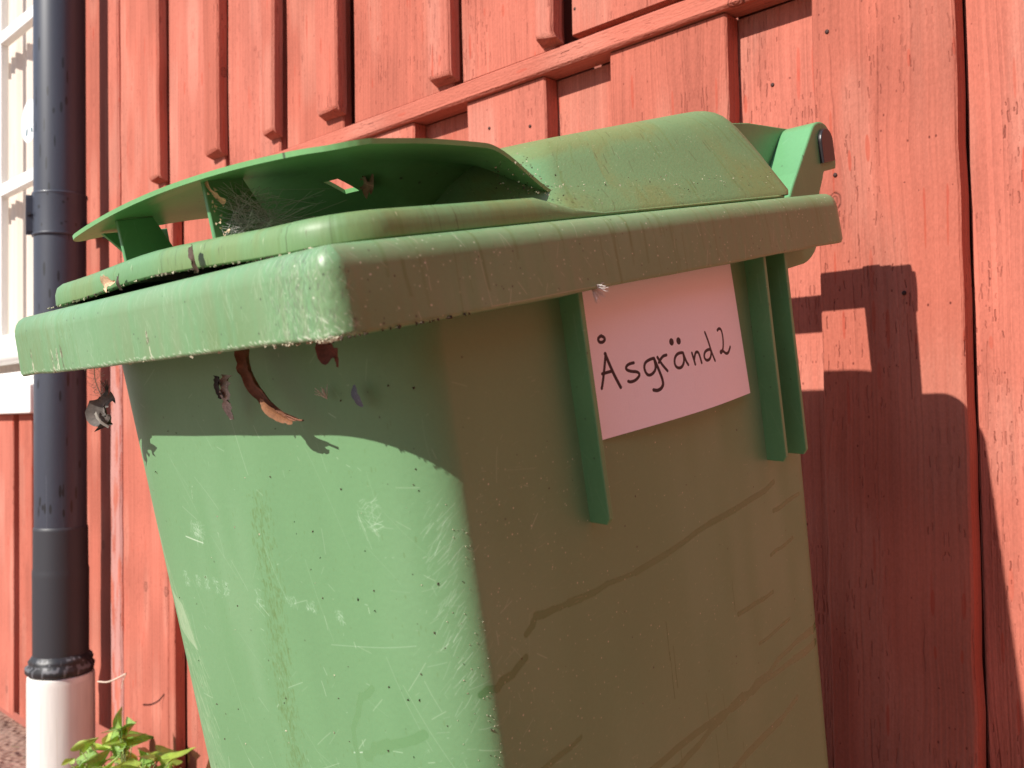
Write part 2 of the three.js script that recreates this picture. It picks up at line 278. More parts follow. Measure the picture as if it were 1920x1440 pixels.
// ---------------------------------------------------------------- downpipe and drain
const PX = wx(-2.648), PZ = wz(-0.855), PR = 0.0725;
{
  seed = 5;
  const [pc, px] = canvas(512, 2048, (x, y) => { const k = 0.85 + 0.25 * noise(x / 40, y / 160, 2) + 0.12 * noise(x / 3, y / 5, 4); return [0.030 * k, 0.034 * k, 0.050 * k]; });
  for (let i = 0; i < 420; i++) { px.fillStyle = css(0.004, 0.004, 0.006, 0.85); px.beginPath(); px.ellipse(rnd() * 512, rnd() * 2048, rr(2, 5.5), rr(3, 9), 0, 0, 7); px.fill(); }
  for (let i = 0; i < 60; i++) { px.strokeStyle = css(0.16, 0.17, 0.19, rr(0.15, 0.5)); px.lineWidth = rr(0.8, 2); const x = rnd() * 512, y = rnd() * 2048; px.beginPath(); px.moveTo(x, y); px.lineTo(x + rr(-8, 8), y + rr(15, 110)); px.stroke(); }
  const black = mat({ map: tex(pc, true, 1, 0.6), roughness: 0.45, clearcoat: 0.3, clearcoatRoughness: 0.25 });
  const low = mat({ color: C(0.03, 0.03, 0.036), roughness: 0.5 });
  const p = thing('downpipe', 'black metal downpipe with a wall clamp, left of the bin', 'downpipe', V3(PX, wy(-0.9), PZ));
  const cyl = (name, r0, r1, y0, y1, m, seg = 48) => mesh(name, new THREE.CylinderGeometry(r0, r1, y1 - y0, seg, 1, true).translate(0, (y0 + y1) / 2 - p.position.y, 0), m, p);
  cyl('pipe', PR, PR, -0.41, 2.6, black);
  const sp = new THREE.LatheGeometry([[PR - 0.004, -0.462], [PR + 0.0015, -0.466], [PR + 0.0025, -0.475], [PR + 0.003, -0.585], [PR + 0.0055, -0.596], [PR + 0.005, -0.61], [PR + 0.004, -0.84], [PR - 0.004, -0.93]].map(([r, y]) => new THREE.Vector2(r, y + 0.062)), 48).translate(0, -p.position.y, 0);
  mesh('pipe_socket', sp, low, p);
  const band = new THREE.LatheGeometry([[PR, 0.592], [PR + 0.004, 0.592], [PR + 0.005, 0.586], [PR + 0.002, 0.582], [PR + 0.0022, 0.472], [PR + 0.005, 0.468], [PR + 0.004, 0.462], [PR, 0.462]].map(([r, y]) => new THREE.Vector2(r, y)), 48).translate(0, -p.position.y, 0);
  const cl = mesh('clamp', band, black, p);
  for (const [x, h] of [[-0.006, 0.06], [0.006, 0.052]]) mesh('flange', rbox(x - 0.002, x + 0.002, -h, h, PR - 0.004, PR + 0.02, 0.0015).rotateY(-0.35).translate(0, 0.527 - p.position.y, 0), black, cl);
  mesh('bolt', new THREE.CylinderGeometry(0.006, 0.006, 0.04, 6).rotateZ(Math.PI / 2).translate(0, 0, PR + 0.011).rotateY(-0.35).translate(0, 0.527 - p.position.y, 0), low, cl);
  mesh('wall_bracket', mergeGeometries([rbox(0.0, 0.012, 0.49, 0.515, -0.16, -PR + 0.01, 0.002), rbox(-0.03, 0.075, 0.482, 0.523, wz(-1.005) - PZ, wz(-1.005) - PZ + 0.006, 0.002), rbox(0.03, 0.085, 0.495, 0.515, -0.13, -0.09, 0.002)]).translate(0, -p.position.y, 0), low, p);
  // rubber ring, its edge folded and scuffed
  const gp = [], gu = [], gi = [], N = 72, prof = [[PR + 0.002, -0.838], [PR + 0.012, -0.848], [PR + 0.016, -0.858], [PR + 0.013, -0.868], [PR + 0.022, -0.876], [PR + 0.021, -0.892], [PR + 0.012, -0.9], [PR, -0.9]];
  for (let i = 0; i <= N; i++) for (let j = 0; j < prof.length; j++) { const a = i / N * Math.PI * 2, n = (noise(Math.cos(a) * 2.2 + 9, Math.sin(a) * 2.2 + j * 0.4, 4) - 0.5) * 0.010 * (j > 0 && j < 7 ? 1 : 0); gp.push(Math.cos(a) * (prof[j][0] + n), prof[j][1] + 0.062 + n * 0.6 - p.position.y, Math.sin(a) * (prof[j][0] + n)); gu.push(i / N * 6, j / 8); }
  for (let i = 0; i < N; i++) for (let j = 0; j < prof.length - 1; j++) { const a = i * prof.length + j, b = a + prof.length; gi.push(a, a + 1, b, b, a + 1, b + 1); }
  const [rc] = canvas(256, 64, (x, y) => { const n = smooth((noise(x / 22, y / 8, 3) - 0.66) * 5); return [lerp(0.018, 0.11, n), lerp(0.018, 0.11, n), lerp(0.02, 0.12, n)]; });
  mesh('rubber_ring', geo(gp, gu, gi), mat({ map: tex(rc, true), roughness: 0.45 }), p);

  const [dc, dx] = canvas(256, 512, (x, y) => { const n = noise(x / 50, y / 90, 1), f = noise(x / 4, y / 10, 2), k = 0.93 + 0.09 * f - 0.12 * smooth((n - 0.6) * 4); return [0.74 * k, 0.71 * k, 0.67 * k]; });
  for (let i = 0; i < 40; i++) { dx.strokeStyle = css(0.35, 0.28, 0.22, 0.25); dx.lineWidth = rr(0.6, 1.6); const x = rnd() * 256, y = rnd() * 512; dx.beginPath(); dx.moveTo(x, y); dx.lineTo(x + rr(-3, 3), y + rr(10, 50)); dx.stroke(); }
  const d = thing('drain_pipe', 'thick white drain pipe standing in the soil under the black downpipe', 'drain pipe', V3(PX, -1.3, PZ));
  mesh('pipe', new THREE.LatheGeometry([[0.082, -0.03], [0.0925, -0.03], [0.0925, 0.442], [0.0915, 0.458], [0.089, 0.463], [0.082, 0.463], [0.082, 0.36]].map(([r, y]) => new THREE.Vector2(r, y)), 56), mat({ map: tex(dc, true, 2, 1), roughness: 0.42 }), d);
}

// ---------------------------------------------------------------- the bin
// bin axes: x right, y up, z to the front; zero is the rim's front right top corner
const BM = new THREE.Matrix4().makeBasis(V3(0.999986, 0.001446, 0.005004), V3(-0.002422, 0.979589, 0.200995), V3(-0.004612, -0.201005, 0.979579));
const BQ = new THREE.Quaternion().setFromRotationMatrix(BM);
const BP = (x, y, z) => V3(x, y, z).applyMatrix4(BM);
const BASE = V3(-0.24, -1.0, -0.31);
const bin = thing('wheelie_bin', 'weathered green plastic wheelie bin with shut lid in front of the red wall', 'wheelie bin', BP(BASE.x, BASE.y, BASE.z));
bin.quaternion.copy(BQ);
const part = (name, g, m, parent = bin) => { if (parent === bin) g.translate(-BASE.x, -BASE.y, -BASE.z); return mesh(name, g, m, parent); };

const SEG = 12, FL = 14;
// a rounded rectangle walked from the middle of the rear over the left side and the front to the right side; s = way along it
function ring(x0, x1, z0, z1, r, fx = r, fz = r) {      // r: rear corners, fx and fz: half axes of the front corners
  const p = [], cx = (x0 + x1) / 2;
  const line = (ax, az, bx, bz, n) => { for (let i = 0; i < n; i++) p.push([lerp(ax, bx, i / n), lerp(az, bz, i / n)]); };
  const arc = (ax, az, a0, rx, rz) => { for (let i = 0; i < SEG; i++) { const a = a0 - i / SEG * Math.PI / 2; p.push([ax + Math.cos(a) * rx, az + Math.sin(a) * rz]); } };
  line(cx, z0, x0 + r, z0, FL / 2); arc(x0 + r, z0 + r, -Math.PI / 2, r, r);
  line(x0, z0 + r, x0, z1 - fz, FL); arc(x0 + fx, z1 - fz, Math.PI, fx, fz);
  line(x0 + fx, z1, x1 - fx, z1, FL); arc(x1 - fx, z1 - fz, Math.PI / 2, fx, fz);
  line(x1, z1 - fz, x1, z0 + r, FL); arc(x1 - r, z0 + r, 0, r, r);
  line(x1 - r, z0, cx, z0, FL / 2); p.push([cx, z0]);
  return p;
}
// rings: [{x0,x1,z0,z1,r,y}] ; uv in metres, u = 0 at the left end of the flat front
const iFront = FL / 2 + SEG + FL + SEG;
function loft(rings, { uvf, yf, cap } = {}) {
  const pos = [], uv = [], idx = [];
  const first = ring(rings[0].x0, rings[0].x1, rings[0].z0, rings[0].z1, rings[0].r, rings[0].fx, rings[0].fz), n = first.length;
  const ref = rings.find((r) => r.ref) ?? rings[0], rp = ring(ref.x0, ref.x1, ref.z0, ref.z1, ref.r, ref.fx, ref.fz), s = [0];
  for (let i = 1; i < n; i++) s.push(s[i - 1] + Math.hypot(rp[i][0] - rp[i - 1][0], rp[i][1] - rp[i - 1][1]));
  let v = 0, prev;
  rings.forEach((r, j) => {
    const p = ring(r.x0, r.x1, r.z0, r.z1, r.r, r.fx, r.fz);
    const si = n - 1 - FL, Y = yf ? yf(p[si][0], r.y, p[si][1], j) : r.y;
    if (prev) v += Math.hypot(p[si][0] - prev.p[si][0], Y - prev.y);
    prev = { p, y: Y };
    for (let i = 0; i < n; i++) { const y = yf ? yf(p[i][0], r.y, p[i][1], j) : r.y; pos.push(p[i][0], y, p[i][1]); uv.push(...(uvf ?? ((a, b) => [a, b]))(s[i] - s[iFront], v, r.y)); }
  });
  for (let j = 0; j < rings.length - 1; j++) for (let i = 0; i < n - 1; i++) { const a = j * n + i, b = a + n; idx.push(a, a + 1, b, a + 1, b + 1, b); }
  if (cap) for (const j of cap) { const r = rings[j], k = pos.length / 3, cx = (r.x0 + r.x1) / 2, cz = (r.z0 + r.z1) / 2; pos.push(cx, yf ? yf(cx, r.y, cz, j) : r.y, cz); uv.push(0.2, v + 0.1); for (let i = 0; i < n - 1; i++) idx.push(j * n + i, j * n + i + 1, k); }
  const g = geo(pos, uv, idx);
  return g;
}
// rings that step inward by o from an outer rectangle
const inset = (R, list) => list.map(([o, y, ref]) => ({ x0: R.x0 + o, x1: R.x1 - o, z0: R.z0 + o, z1: R.z1 - o, r: Math.max(R.r - o, 0.003), fx: R.fx && Math.max(R.fx - o, 0.003), fz: R.fz && Math.max(R.fz - o, 0.003), y, ref }));

const GREEN = [0.128, 0.275, 0.122];
const scratch = (ctx, x, y, l, a, w, col) => { ctx.strokeStyle = col; ctx.lineWidth = w; ctx.lineCap = 'round'; ctx.beginPath(); ctx.moveTo(x, y); ctx.quadraticCurveTo(x + Math.cos(a) * l / 2 + rr(-1, 1) * l * 0.06, y + Math.sin(a) * l / 2, x + Math.cos(a) * l, y + Math.sin(a) * l); ctx.stroke(); };
function pathOn(ctx, pts, w, col) { ctx.strokeStyle = col; ctx.lineWidth = w; ctx.lineCap = ctx.lineJoin = 'round'; ctx.beginPath(); ctx.moveTo(...pts[0]); for (let i = 1; i < pts.length - 1; i++) ctx.quadraticCurveTo(...pts[i], (pts[i][0] + pts[i + 1][0]) / 2, (pts[i][1] + pts[i + 1][1]) / 2); ctx.lineTo(...pts[pts.length - 1]); ctx.stroke(); }

// --- body
const BODY = { x0: -0.462, x1: -0.031, z0: -0.588, z1: -0.061, r: 0.04, fx: 0.085, fz: 0.038 };
const uF = (x) => x - (BODY.x0 + BODY.fx), uS = (z) => (BODY.x1 - BODY.x0 - 2 * BODY.fx) + 0.102 + (BODY.z1 - BODY.fz - z);
let bodyMat;
{
  seed = 77;
  const W = 2048, px = (u) => (u + 0.08) / 1.0 * W, py = (y) => -y * W;
  const [c, x] = canvas(W, W, (i, j) => {
    const a = noise(i / 300, j / 500, 1), b = noise(i / 40, j / 130, 2), f = noise(i / 2.3, j / 2.3, 3), k = 0.93 + 0.12 * a + 0.05 * b + 0.05 * f, chalk = 0.03 + 0.07 * smooth((a - 0.3) * 2) * b;
    return [lerp(GREEN[0] * k, 0.5, chalk), lerp(GREEN[1] * k, 0.56, chalk), lerp(GREEN[2] * k, 0.48, chalk)];
  });
  const [rg, rx] = canvas(1024, 1024, (i, j) => 0.40 + 0.10 * noise(i / 60, j / 90, 5) + 0.05 * noise(i / 2, j / 2, 6));
  const [bp, bx] = canvas(1024, 1024, (i, j) => 0.5 + 0.10 * (noise(i / 3, j / 3, 7) - 0.5) + 0.25 * (noise(i / 120, j / 160, 8) - 0.5));
  const both = (fn) => fn();
  // algae streaks down the front
  const al = [[-0.223, -0.16], [-0.229, -0.247], [-0.24, -0.316], [-0.245, -0.405], [-0.25, -0.5]];
  for (let i = 0; i < 1500; i++) { const t = rnd() * 3.99, k = Math.floor(t), q = t - k, X = lerp(al[k][0], al[k + 1][0], q) + (rnd() + rnd() - 1) * 0.02, Y = lerp(al[k][1], al[k + 1][1], q); x.fillStyle = css(0.10, 0.17, 0.05, rr(0.1, 0.4)); x.beginPath(); x.ellipse(px(uF(X)), py(Y), rr(0.7, 2.2), rr(1, 7), 0, 0, 7); x.fill(); }
  for (let i = 0; i < 500; i++) { x.fillStyle = css(0.10, 0.17, 0.05, rr(0.1, 0.3)); x.beginPath(); x.ellipse(px(uF(rr(-0.43, -0.05))), py(rr(-0.1, -0.5)), rr(0.7, 1.6), rr(1, 5), 0, 0, 7); x.fill(); }
  // light scratches on the front and over the corner
  for (let i = 0; i < 380; i++) { const X = rr(-0.08, 0.42); scratch(x, px(X), py(-rnd() * 0.62), 3 + 60 * Math.pow(rnd(), 3), rr(-0.9, 1.9), rr(0.5, 1.4), css(0.62, 0.72, 0.58, rr(0.12, 0.5))); }
  for (let i = 0; i < 50; i++) scratch(x, px(rr(-0.05, 0.32)), py(-rr(0.1, 0.6)), rr(50, 160), rr(0.7, 1.4), rr(0.6, 1.2), css(0.62, 0.72, 0.58, rr(0.1, 0.3)));
  for (let i = 0; i < 420; i++) { const t = Math.sqrt(rnd()); scratch(x, px(0.335 + (rnd() + rnd() - 1) * 0.05), py(-lerp(0.12, 0.62, t)), 3 + 34 * Math.pow(rnd(), 2), rr(-1.1, 0.1), rr(0.4, 1.0), css(0.62, 0.72, 0.6, rr(0.1, 0.42))); }
  // row of chalky rub marks
  for (const [X, Y, w, h] of [[-0.377, -0.245, 8, 14], [-0.355, -0.245, 8, 12], [-0.339, -0.244, 8, 14], [-0.322, -0.245, 10, 15], [-0.306, -0.246, 9, 15], [-0.252, -0.247, 11, 16], [-0.202, -0.244, 18, 9], [-0.176, -0.244, 13, 8], [-0.139, -0.247, 8, 9]]) for (let k = 0; k < 46; k++) scratch(x, px(uF(X)) + rr(-w, w), py(Y) + rr(-h, h), rr(3, 8), rr(0, 3), rr(0.6, 1.3), css(0.56, 0.70, 0.58, rr(0.12, 0.35)));
  for (let k = 0; k < 60; k++) scratch(x, px(uF(-0.336)) + rr(-20, 20), py(-0.197) + rr(-14, 14), rr(6, 22), rr(-0.2, 2.6), rr(0.5, 1.1), css(0.62, 0.74, 0.62, rr(0.15, 0.4)));
  scratch(x, px(uF(-0.36)), py(-0.206), 62, 0.12, 2, css(0.8, 0.84, 0.74, 0.6));
  for (let k = 0; k < 44; k++) scratch(x, px(uF(-0.09)) + rr(-16, 16), py(-0.172) + rr(-20, 22), rr(8, 30), rr(-0.8, 1.6), rr(0.5, 1.0), css(0.62, 0.74, 0.62, rr(0.15, 0.45)));
  for (let k = 0; k < 110; k++) { const t = rnd(); scratch(x, px(0.34) + rr(-26, 14), py(-lerp(0.17, 0.31, t)), rr(8, 34), rr(-1.1, -0.6), rr(0.5, 1.1), css(0.66, 0.76, 0.66, rr(0.15, 0.4))); }
  scratch(x, px(uF(-0.157)), py(-0.271), 190, -0.12, 0.8, css(0.66, 0.76, 0.66, 0.35));
  scratch(x, px(0.225), py(-0.352), 70, -0.25, 1.8, css(0.78, 0.85, 0.76, 0.6));
  // scuffed left edge
  for (let k = 0; k < 520; k++) { const Y = -rr(0.2, 0.52), w = 0.05 * smooth((-Y - 0.2) / 0.1); scratch(x, px(-0.055 + rnd() * w), py(Y), rr(6, 40), rr(1.0, 1.5), rr(0.6, 1.6), css(0.62, 0.66, 0.46, rr(0.1, 0.4))); }
  x.fillStyle = css(0.52, 0.58, 0.42, 0.35); x.beginPath(); x.moveTo(px(-0.05), py(-0.262)); x.lineTo(px(-0.022), py(-0.272)); x.lineTo(px(-0.008), py(-0.312)); x.lineTo(px(-0.045), py(-0.298)); x.fill();
  // wet trails, darker where the chalky surface is soaked
  const wetC = css(GREEN[0] * 0.72, GREEN[1] * 0.8, GREEN[2] * 0.7), wetF = css(GREEN[0] * 1.02, GREEN[1] * 1.0, GREEN[2]);
  const wob1 = (p, k, w) => [p[0] + (noise(k * 1.7, p[0] * 60, 3) - 0.5) * w * 0.0005, p[1] + (noise(k * 1.3, p[1] * 60 + 9, 4) - 0.5) * w * 0.0005];
  const trail = (pts, w, thin = 1) => { const dense = []; for (let k = 0; k < pts.length - 1; k++) for (let q = 0; q < 4; q++) dense.push(wob1([lerp(pts[k][0], pts[k + 1][0], q / 4), lerp(pts[k][1], pts[k + 1][1], q / 4)], k * 4 + q, w)); dense.push(pts[pts.length - 1]);
    for (let k = 0; k < dense.length - 1; k++) { const ww = thin * w * 0.62 * (0.75 + 0.5 * noise(k * 0.8, w, 6)); const seg = [dense[k], dense[k + 1]]; pathOn(x, seg.map(([u, y]) => [px(u), py(y)]), ww * W / 1000, pts[0][0] > 0.32 ? wetC : wetF); pathOn(rx, seg.map(([u, y]) => [px(u) / 2, py(y) / 2]), ww * W / 2000, 'rgb(62,62,62)'); } };
  const side = (l) => l.map(([y, z]) => [uS(z), y]);
  trail(side([[-0.264, -0.494], [-0.267, -0.423], [-0.271, -0.333], [-0.272, -0.243], [-0.266, -0.18], [-0.265, -0.146], [-0.272, -0.134]]), 9);
  trail(side([[-0.288, -0.132], [-0.293, -0.112], [-0.296, -0.088]]), 9);
  trail(side([[-0.426, -0.567], [-0.426, -0.495], [-0.437, -0.408], [-0.43, -0.318], [-0.429, -0.22]]), 11);
  trail(side([[-0.443, -0.55], [-0.438, -0.459], [-0.434, -0.379], [-0.444, -0.306], [-0.446, -0.25]]), 11);
  trail(side([[-0.288, -0.543], [-0.289, -0.49]]), 8); trail(side([[-0.363, -0.473], [-0.36, -0.408]]), 8); trail(side([[-0.366, -0.175], [-0.369, -0.125]]), 8); trail(side([[-0.326, -0.522], [-0.328, -0.477]]), 7); trail(side([[-0.40, -0.5], [-0.40, -0.44]]), 6); trail(side([[-0.48, -0.5], [-0.49, -0.36], [-0.49, -0.28]]), 12);
  trail([[uF(-0.112), -0.297], [uF(-0.128), -0.305], [uF(-0.146), -0.332], [uF(-0.147), -0.36], [uF(-0.146), -0.42]], 9); trail([[uF(-0.138), -0.352], [uF(-0.115), -0.338], [uF(-0.07), -0.322]], 13);
  for (let i = 0; i < 10; i++) trail(side([[-rr(0.3, 0.5), -rr(0.2, 0.5)], [-rr(0.5, 0.52), -0.35]].map((p, k, l) => k ? [l[0][0] - rr(0.02, 0.06), l[0][1]] : p)), 2.2);
  // dust, grit and fine scuffs on the side
  for (let i = 0; i < 700; i++) { const z = -rr(0.11, 0.56), y = -rr(0.1, 0.62); scratch(x, px(uS(z)), py(y), rr(2, 18), rr(-0.5, 0.3), rr(0.4, 1.1), css(0.5, 0.48, 0.36, rr(0.08, 0.3))); }
  for (let i = 0; i < 900; i++) { x.fillStyle = css(0.7, 0.66, 0.5, rr(0.3, 0.9)); x.beginPath(); const e = rnd() * rnd(); x.arc(px(lerp(0.37, 0.9, e)), py(-rr(0.15, 0.62)), rr(0.5, 1.3), 0, 7); x.fill(); }
  for (let i = 0; i < 300; i++) { x.fillStyle = css(0.02, 0.02, 0.01, rr(0.3, 0.8)); x.beginPath(); x.arc(px(rr(-0.05, 0.85)), py(-rr(0.07, 0.62)), 0.4 + 1.4 * Math.pow(rnd(), 3), 0, 7); x.fill(); }
  bodyMat = mat({ map: tex(c, true), roughnessMap: tex(rg), roughness: 1, bumpMap: tex(bp), bumpScale: 0.0007 });
  const at = (y) => { const d = -y - 0.05; return { x0: -0.462 + 0.05 * d, x1: -0.031 - 0.015 * d, z0: -0.583 + 0.045 * d, z1: -0.061 + 0.010 * d, r: 0.04, fx: 0.085, fz: 0.038, y }; };
  const rings = [-0.01, -0.05, -0.1, -0.15, -0.2, -0.3, -0.4, -0.5, -0.6, -0.7, -0.8, -0.9, -0.96].map(at);
  rings.push({ ...inset(at(-0.96), [[0.012, -0.975]])[0] }, { ...inset(at(-0.96), [[0.03, -0.98]])[0] });
  part('body', loft(rings, { uvf: (u, v, y) => [u + 0.08, 1 + y], cap: [rings.length - 1] }), bodyMat);
}
const plain = (() => {                                                // fresh plastic: handle side, ribs, undersides
  const [c, x] = canvas(512, 512, (i, j) => { const k = 0.92 + 0.16 * noise(i / 60, j / 60, 1) + 0.06 * noise(i / 3, j / 3, 2); return [0.115 * k, 0.31 * k, 0.135 * k]; });
  for (let i = 0; i < 140; i++) scratch(x, rnd() * 512, rnd() * 512, rr(4, 40), rr(0.8, 2.2), rr(0.4, 1), css(0.4, 0.55, 0.38, rr(0.1, 0.4)));
  for (let i = 0; i < 120; i++) { x.fillStyle = css(0.03, 0.03, 0.02, rr(0.3, 0.8)); x.beginPath(); x.arc(rnd() * 512, rnd() * 512, rr(0.5, 1.4), 0, 7); x.fill(); }
  return mat({ map: tex(c, true, 3, 3), roughness: 0.42 });
})();

// --- rim round the top
const RIM = { x0: -0.484, x1: -0.004, z0: -0.656, z1: 0, r: 0.036, fx: 0.013, fz: 0.013 };
const rimMat = (() => {
  seed = 131;
  const W = 2048, H = 256, px = (u) => (u + 0.05) / 1.15 * W, py = (v) => H - v / 0.14375 * H;   // v runs from the foot of the rim
  const [c, x] = canvas(W, H, (i, j) => {
    const u = i / W * 1.15 - 0.05, a = noise(i / 120, j / 60, 1), st = noise(i / 9, j / 130, 2), f = noise(i / 2, j / 2, 3), k = 0.92 + 0.12 * a + 0.08 * f;
    const olive = smooth((noise(i / 160, 3, 4) - 0.35) * 2.2) * st * 0.65, chalk = 0.04 + 0.12 * a * st;
    const g = [lerp(GREEN[0] * k, 0.13, olive), lerp(GREEN[1] * k, 0.21, olive), lerp(GREEN[2] * k, 0.075, olive)];
    return [lerp(g[0], 0.5, chalk), lerp(g[1], 0.56, chalk), lerp(g[2], 0.46, chalk)];
  });
    for (let i = 0; i < 620; i++) { const u = rr(-0.03, 0.47), e = smooth((u - 0.1) / 0.3); scratch(x, px(u), py(rr(0, 0.06)), rr(3, 16) * (1 + e), rr(0.9, 2.0), rr(0.4, 0.9), css(0.56, 0.66, 0.5, rr(0.1, 0.36))); }
  for (let i = 0; i < 160; i++) scratch(x, px(rr(-0.04, 0.13)), py(rr(0.02, 0.06)), rr(8, 40), rr(1.35, 1.6), rr(0.6, 1.8), css(0.13, 0.19, 0.06, rr(0.15, 0.5)));
  // dark scuffed corner with pale crumbling edge
  for (let i = 0; i < 520; i++) { const u = 0.438 + (rnd() + rnd() - 1) * 0.04, v = rr(0.004, 0.058), d = Math.abs(u - 0.442); scratch(x, px(u), py(v), rr(3, 13), rr(0.9, 2.4), rr(0.5, 1.4), rnd() < 0.75 - d * 6 ? css(0.09, 0.085, 0.07, rr(0.12, 0.4)) : css(0.5, 0.5, 0.42, rr(0.12, 0.4))); }
  for (let i = 0; i < 170; i++) { const u = 0.45 + (rnd() + rnd() - 1) * 0.03; scratch(x, px(u), py(rr(0, 0.022) * rnd()), rr(1.5, 6), rr(0.2, 2.2), rr(0.6, 1.3), css(0.66, 0.68, 0.58, rr(0.2, 0.6))); }
  for (let i = 0; i < 200; i++) scratch(x, px(rr(0.0, 0.46)), py(rr(0, 0.004)), rr(2, 6), rr(0, 1), 1.3, css(0.7, 0.7, 0.6, rr(0.4, 0.8)));
  for (let i = 0; i < 5; i++) { const u = [0.075, 0.085, 0.095, 0.03, 0.25][i]; for (let k = 0; k < 14; k++) scratch(x, px(u) + rr(-3, 3), py(rr(0.002, 0.022)), rr(3, 9), rr(1.3, 1.8), 1.4, rnd() < 0.5 ? css(0.08, 0.05, 0.03, 0.7) : css(0.75, 0.7, 0.55, 0.7)); }
  // runs and speckle on the right side
  for (let i = 0; i < 70; i++) { const u = rr(0.5, 1.08); scratch(x, px(u), py(rr(0.03, 0.07)), rr(15, 90), rr(1.5, 1.64), rr(1, 5), css(0.10, 0.19, 0.06, rr(0.15, 0.45))); }
  for (let i = 0; i < 420; i++) { x.fillStyle = css(0.7, 0.72, 0.58, rr(0.3, 0.9)); x.beginPath(); x.ellipse(px(rr(0.42, 1.1)), py(rnd() * 0.075), rr(0.5, 1.6), rr(0.5, 1.1), 0, 0, 7); x.fill(); }
  for (let i = 0; i < 200; i++) { x.fillStyle = css(0.03, 0.03, 0.02, rr(0.3, 0.8)); x.beginPath(); x.arc(px(rr(-0.04, 1.1)), py(rnd() * 0.075), rr(0.5, 1.3), 0, 7); x.fill(); }
  for (let i = 0; i < 40; i++) scratch(x, px(rr(0.46, 1.0)), py(rr(0.005, 0.06)), rr(6, 26), rr(0.7, 2.2), 0.8, css(0.65, 0.62, 0.5, rr(0.3, 0.6)));
  x.strokeStyle = css(0.5, 0.5, 0.38, 0.5); x.lineWidth = 0.9; x.beginPath(); x.moveTo(px(0.575), py(0.036)); x.lineTo(px(0.578), py(0.002)); x.lineTo(px(0.7), py(0.002)); x.stroke();
  const [b, bx] = canvas(1024, 128, (i, j) => 0.5 + 0.14 * (noise(i / 2.5, j / 2.5, 7) - 0.5));
  for (let i = 0; i < 260; i++) { const u = 0.452 + (rnd() + rnd() - 1) * 0.03; scratch(bx, px(u) / 2, py(rr(0, 0.05)) / 2, rr(2, 8), rr(0.4, 2.4), rr(0.8, 2), rnd() < 0.5 ? 'rgba(60,60,60,0.6)' : 'rgba(200,200,200,0.6)'); }
  const t = tex(c, true), tb = tex(b); for (const q of [t, tb]) { q.repeat.set(1 / 1.15, 1 / 0.14375); q.offset.set(0.05 / 1.15, 0); }
  return mat({ map: t, bumpMap: tb, bumpScale: 0.0005, roughness: 0.42 });
})();
part('rim', loft(inset(RIM, [[0.004, -0.049], [0.002, -0.0508], [0, -0.0505, 1], [-0.0012, -0.048], [0.0004, -0.015], [0.0013, -0.0105], [0.003, -0.0062], [0.0058, -0.0028], [0.0095, -0.0007], [0.0135, 0], [0.028, 0], [0.031, -0.002], [0.033, -0.006], [0.036, -0.034]]), { uvf: (u, v) => [u, v - 0.004], yf: (x, y, z) => y + (y < -0.04 ? 0.0009 * (noise(x * 140, z * 140, 9) - 0.5) * 2 : 0) }), rimMat);
part('rim_underside', loft(inset(RIM, [[0.0045, -0.0485], [0.0055, -0.0425], [0.04, -0.042], [0.08, -0.0415]]), {}), plain);

// --- lifting ribs on both sides
for (const sd of [1, -1]) for (const [z, y1, x1] of [[-0.214, -0.219, -0.013], [-0.479, -0.240, -0.012], [-0.519, -0.243, -0.012]]) {
  const mir = (x) => sd > 0 ? x : -0.482 - x, sh = new THREE.Shape();
  sh.moveTo(-0.05, -0.014); sh.lineTo(x1, -0.014); sh.lineTo(x1 - 0.003, y1 + 0.004); sh.lineTo(x1 - 0.006, y1); sh.lineTo(-0.05, y1 + 0.002); sh.closePath();
  const g = new THREE.ExtrudeGeometry(sh, { depth: 0.0035, bevelEnabled: true, bevelThickness: 0.0008, bevelSize: 0.0008, bevelSegments: 2 }).translate(0, 0, z - 0.003);
  const f = new THREE.Shape(); f.moveTo(-0.006, 0.011); f.lineTo(0, 0); f.quadraticCurveTo(-0.0005, -0.002, -0.006, -0.004); f.closePath();
  const foot = new THREE.ExtrudeGeometry(f, { depth: -y1 - 0.016, bevelEnabled: false }).rotateX(Math.PI / 2);   // (x,y,z)->(x,-z,y)
  const p = foot.attributes.position; for (let i = 0; i < p.count; i++) { const ox = p.getX(i), oy = p.getY(i), oz = p.getZ(i); p.setXYZ(i, -0.0345 - 0.015 * (-(oy - 0.014) - 0.05) + (ox + 0.0) * 0.5 + 0.003, oy - 0.014, z + 0.001 + oz * 0.9); }
  foot.computeVertexNormals();
  const m = mergeGeometries([g, foot].map((q) => q.index ? q.toNonIndexed() : q));
  if (sd < 0) { m.scale(-1, 1, 1).translate(-0.482, 0, 0); const a = m.attributes.position.array; for (const at of Object.values(m.attributes)) { const n = at.itemSize; for (let i = 0; i < at.count; i += 3) for (let k = 0; k < n; k++) { const t = at.array[(i + 1) * n + k]; at.array[(i + 1) * n + k] = at.array[(i + 2) * n + k]; at.array[(i + 2) * n + k] = t; } } }
  part('lifting_rib', m, plain);
}

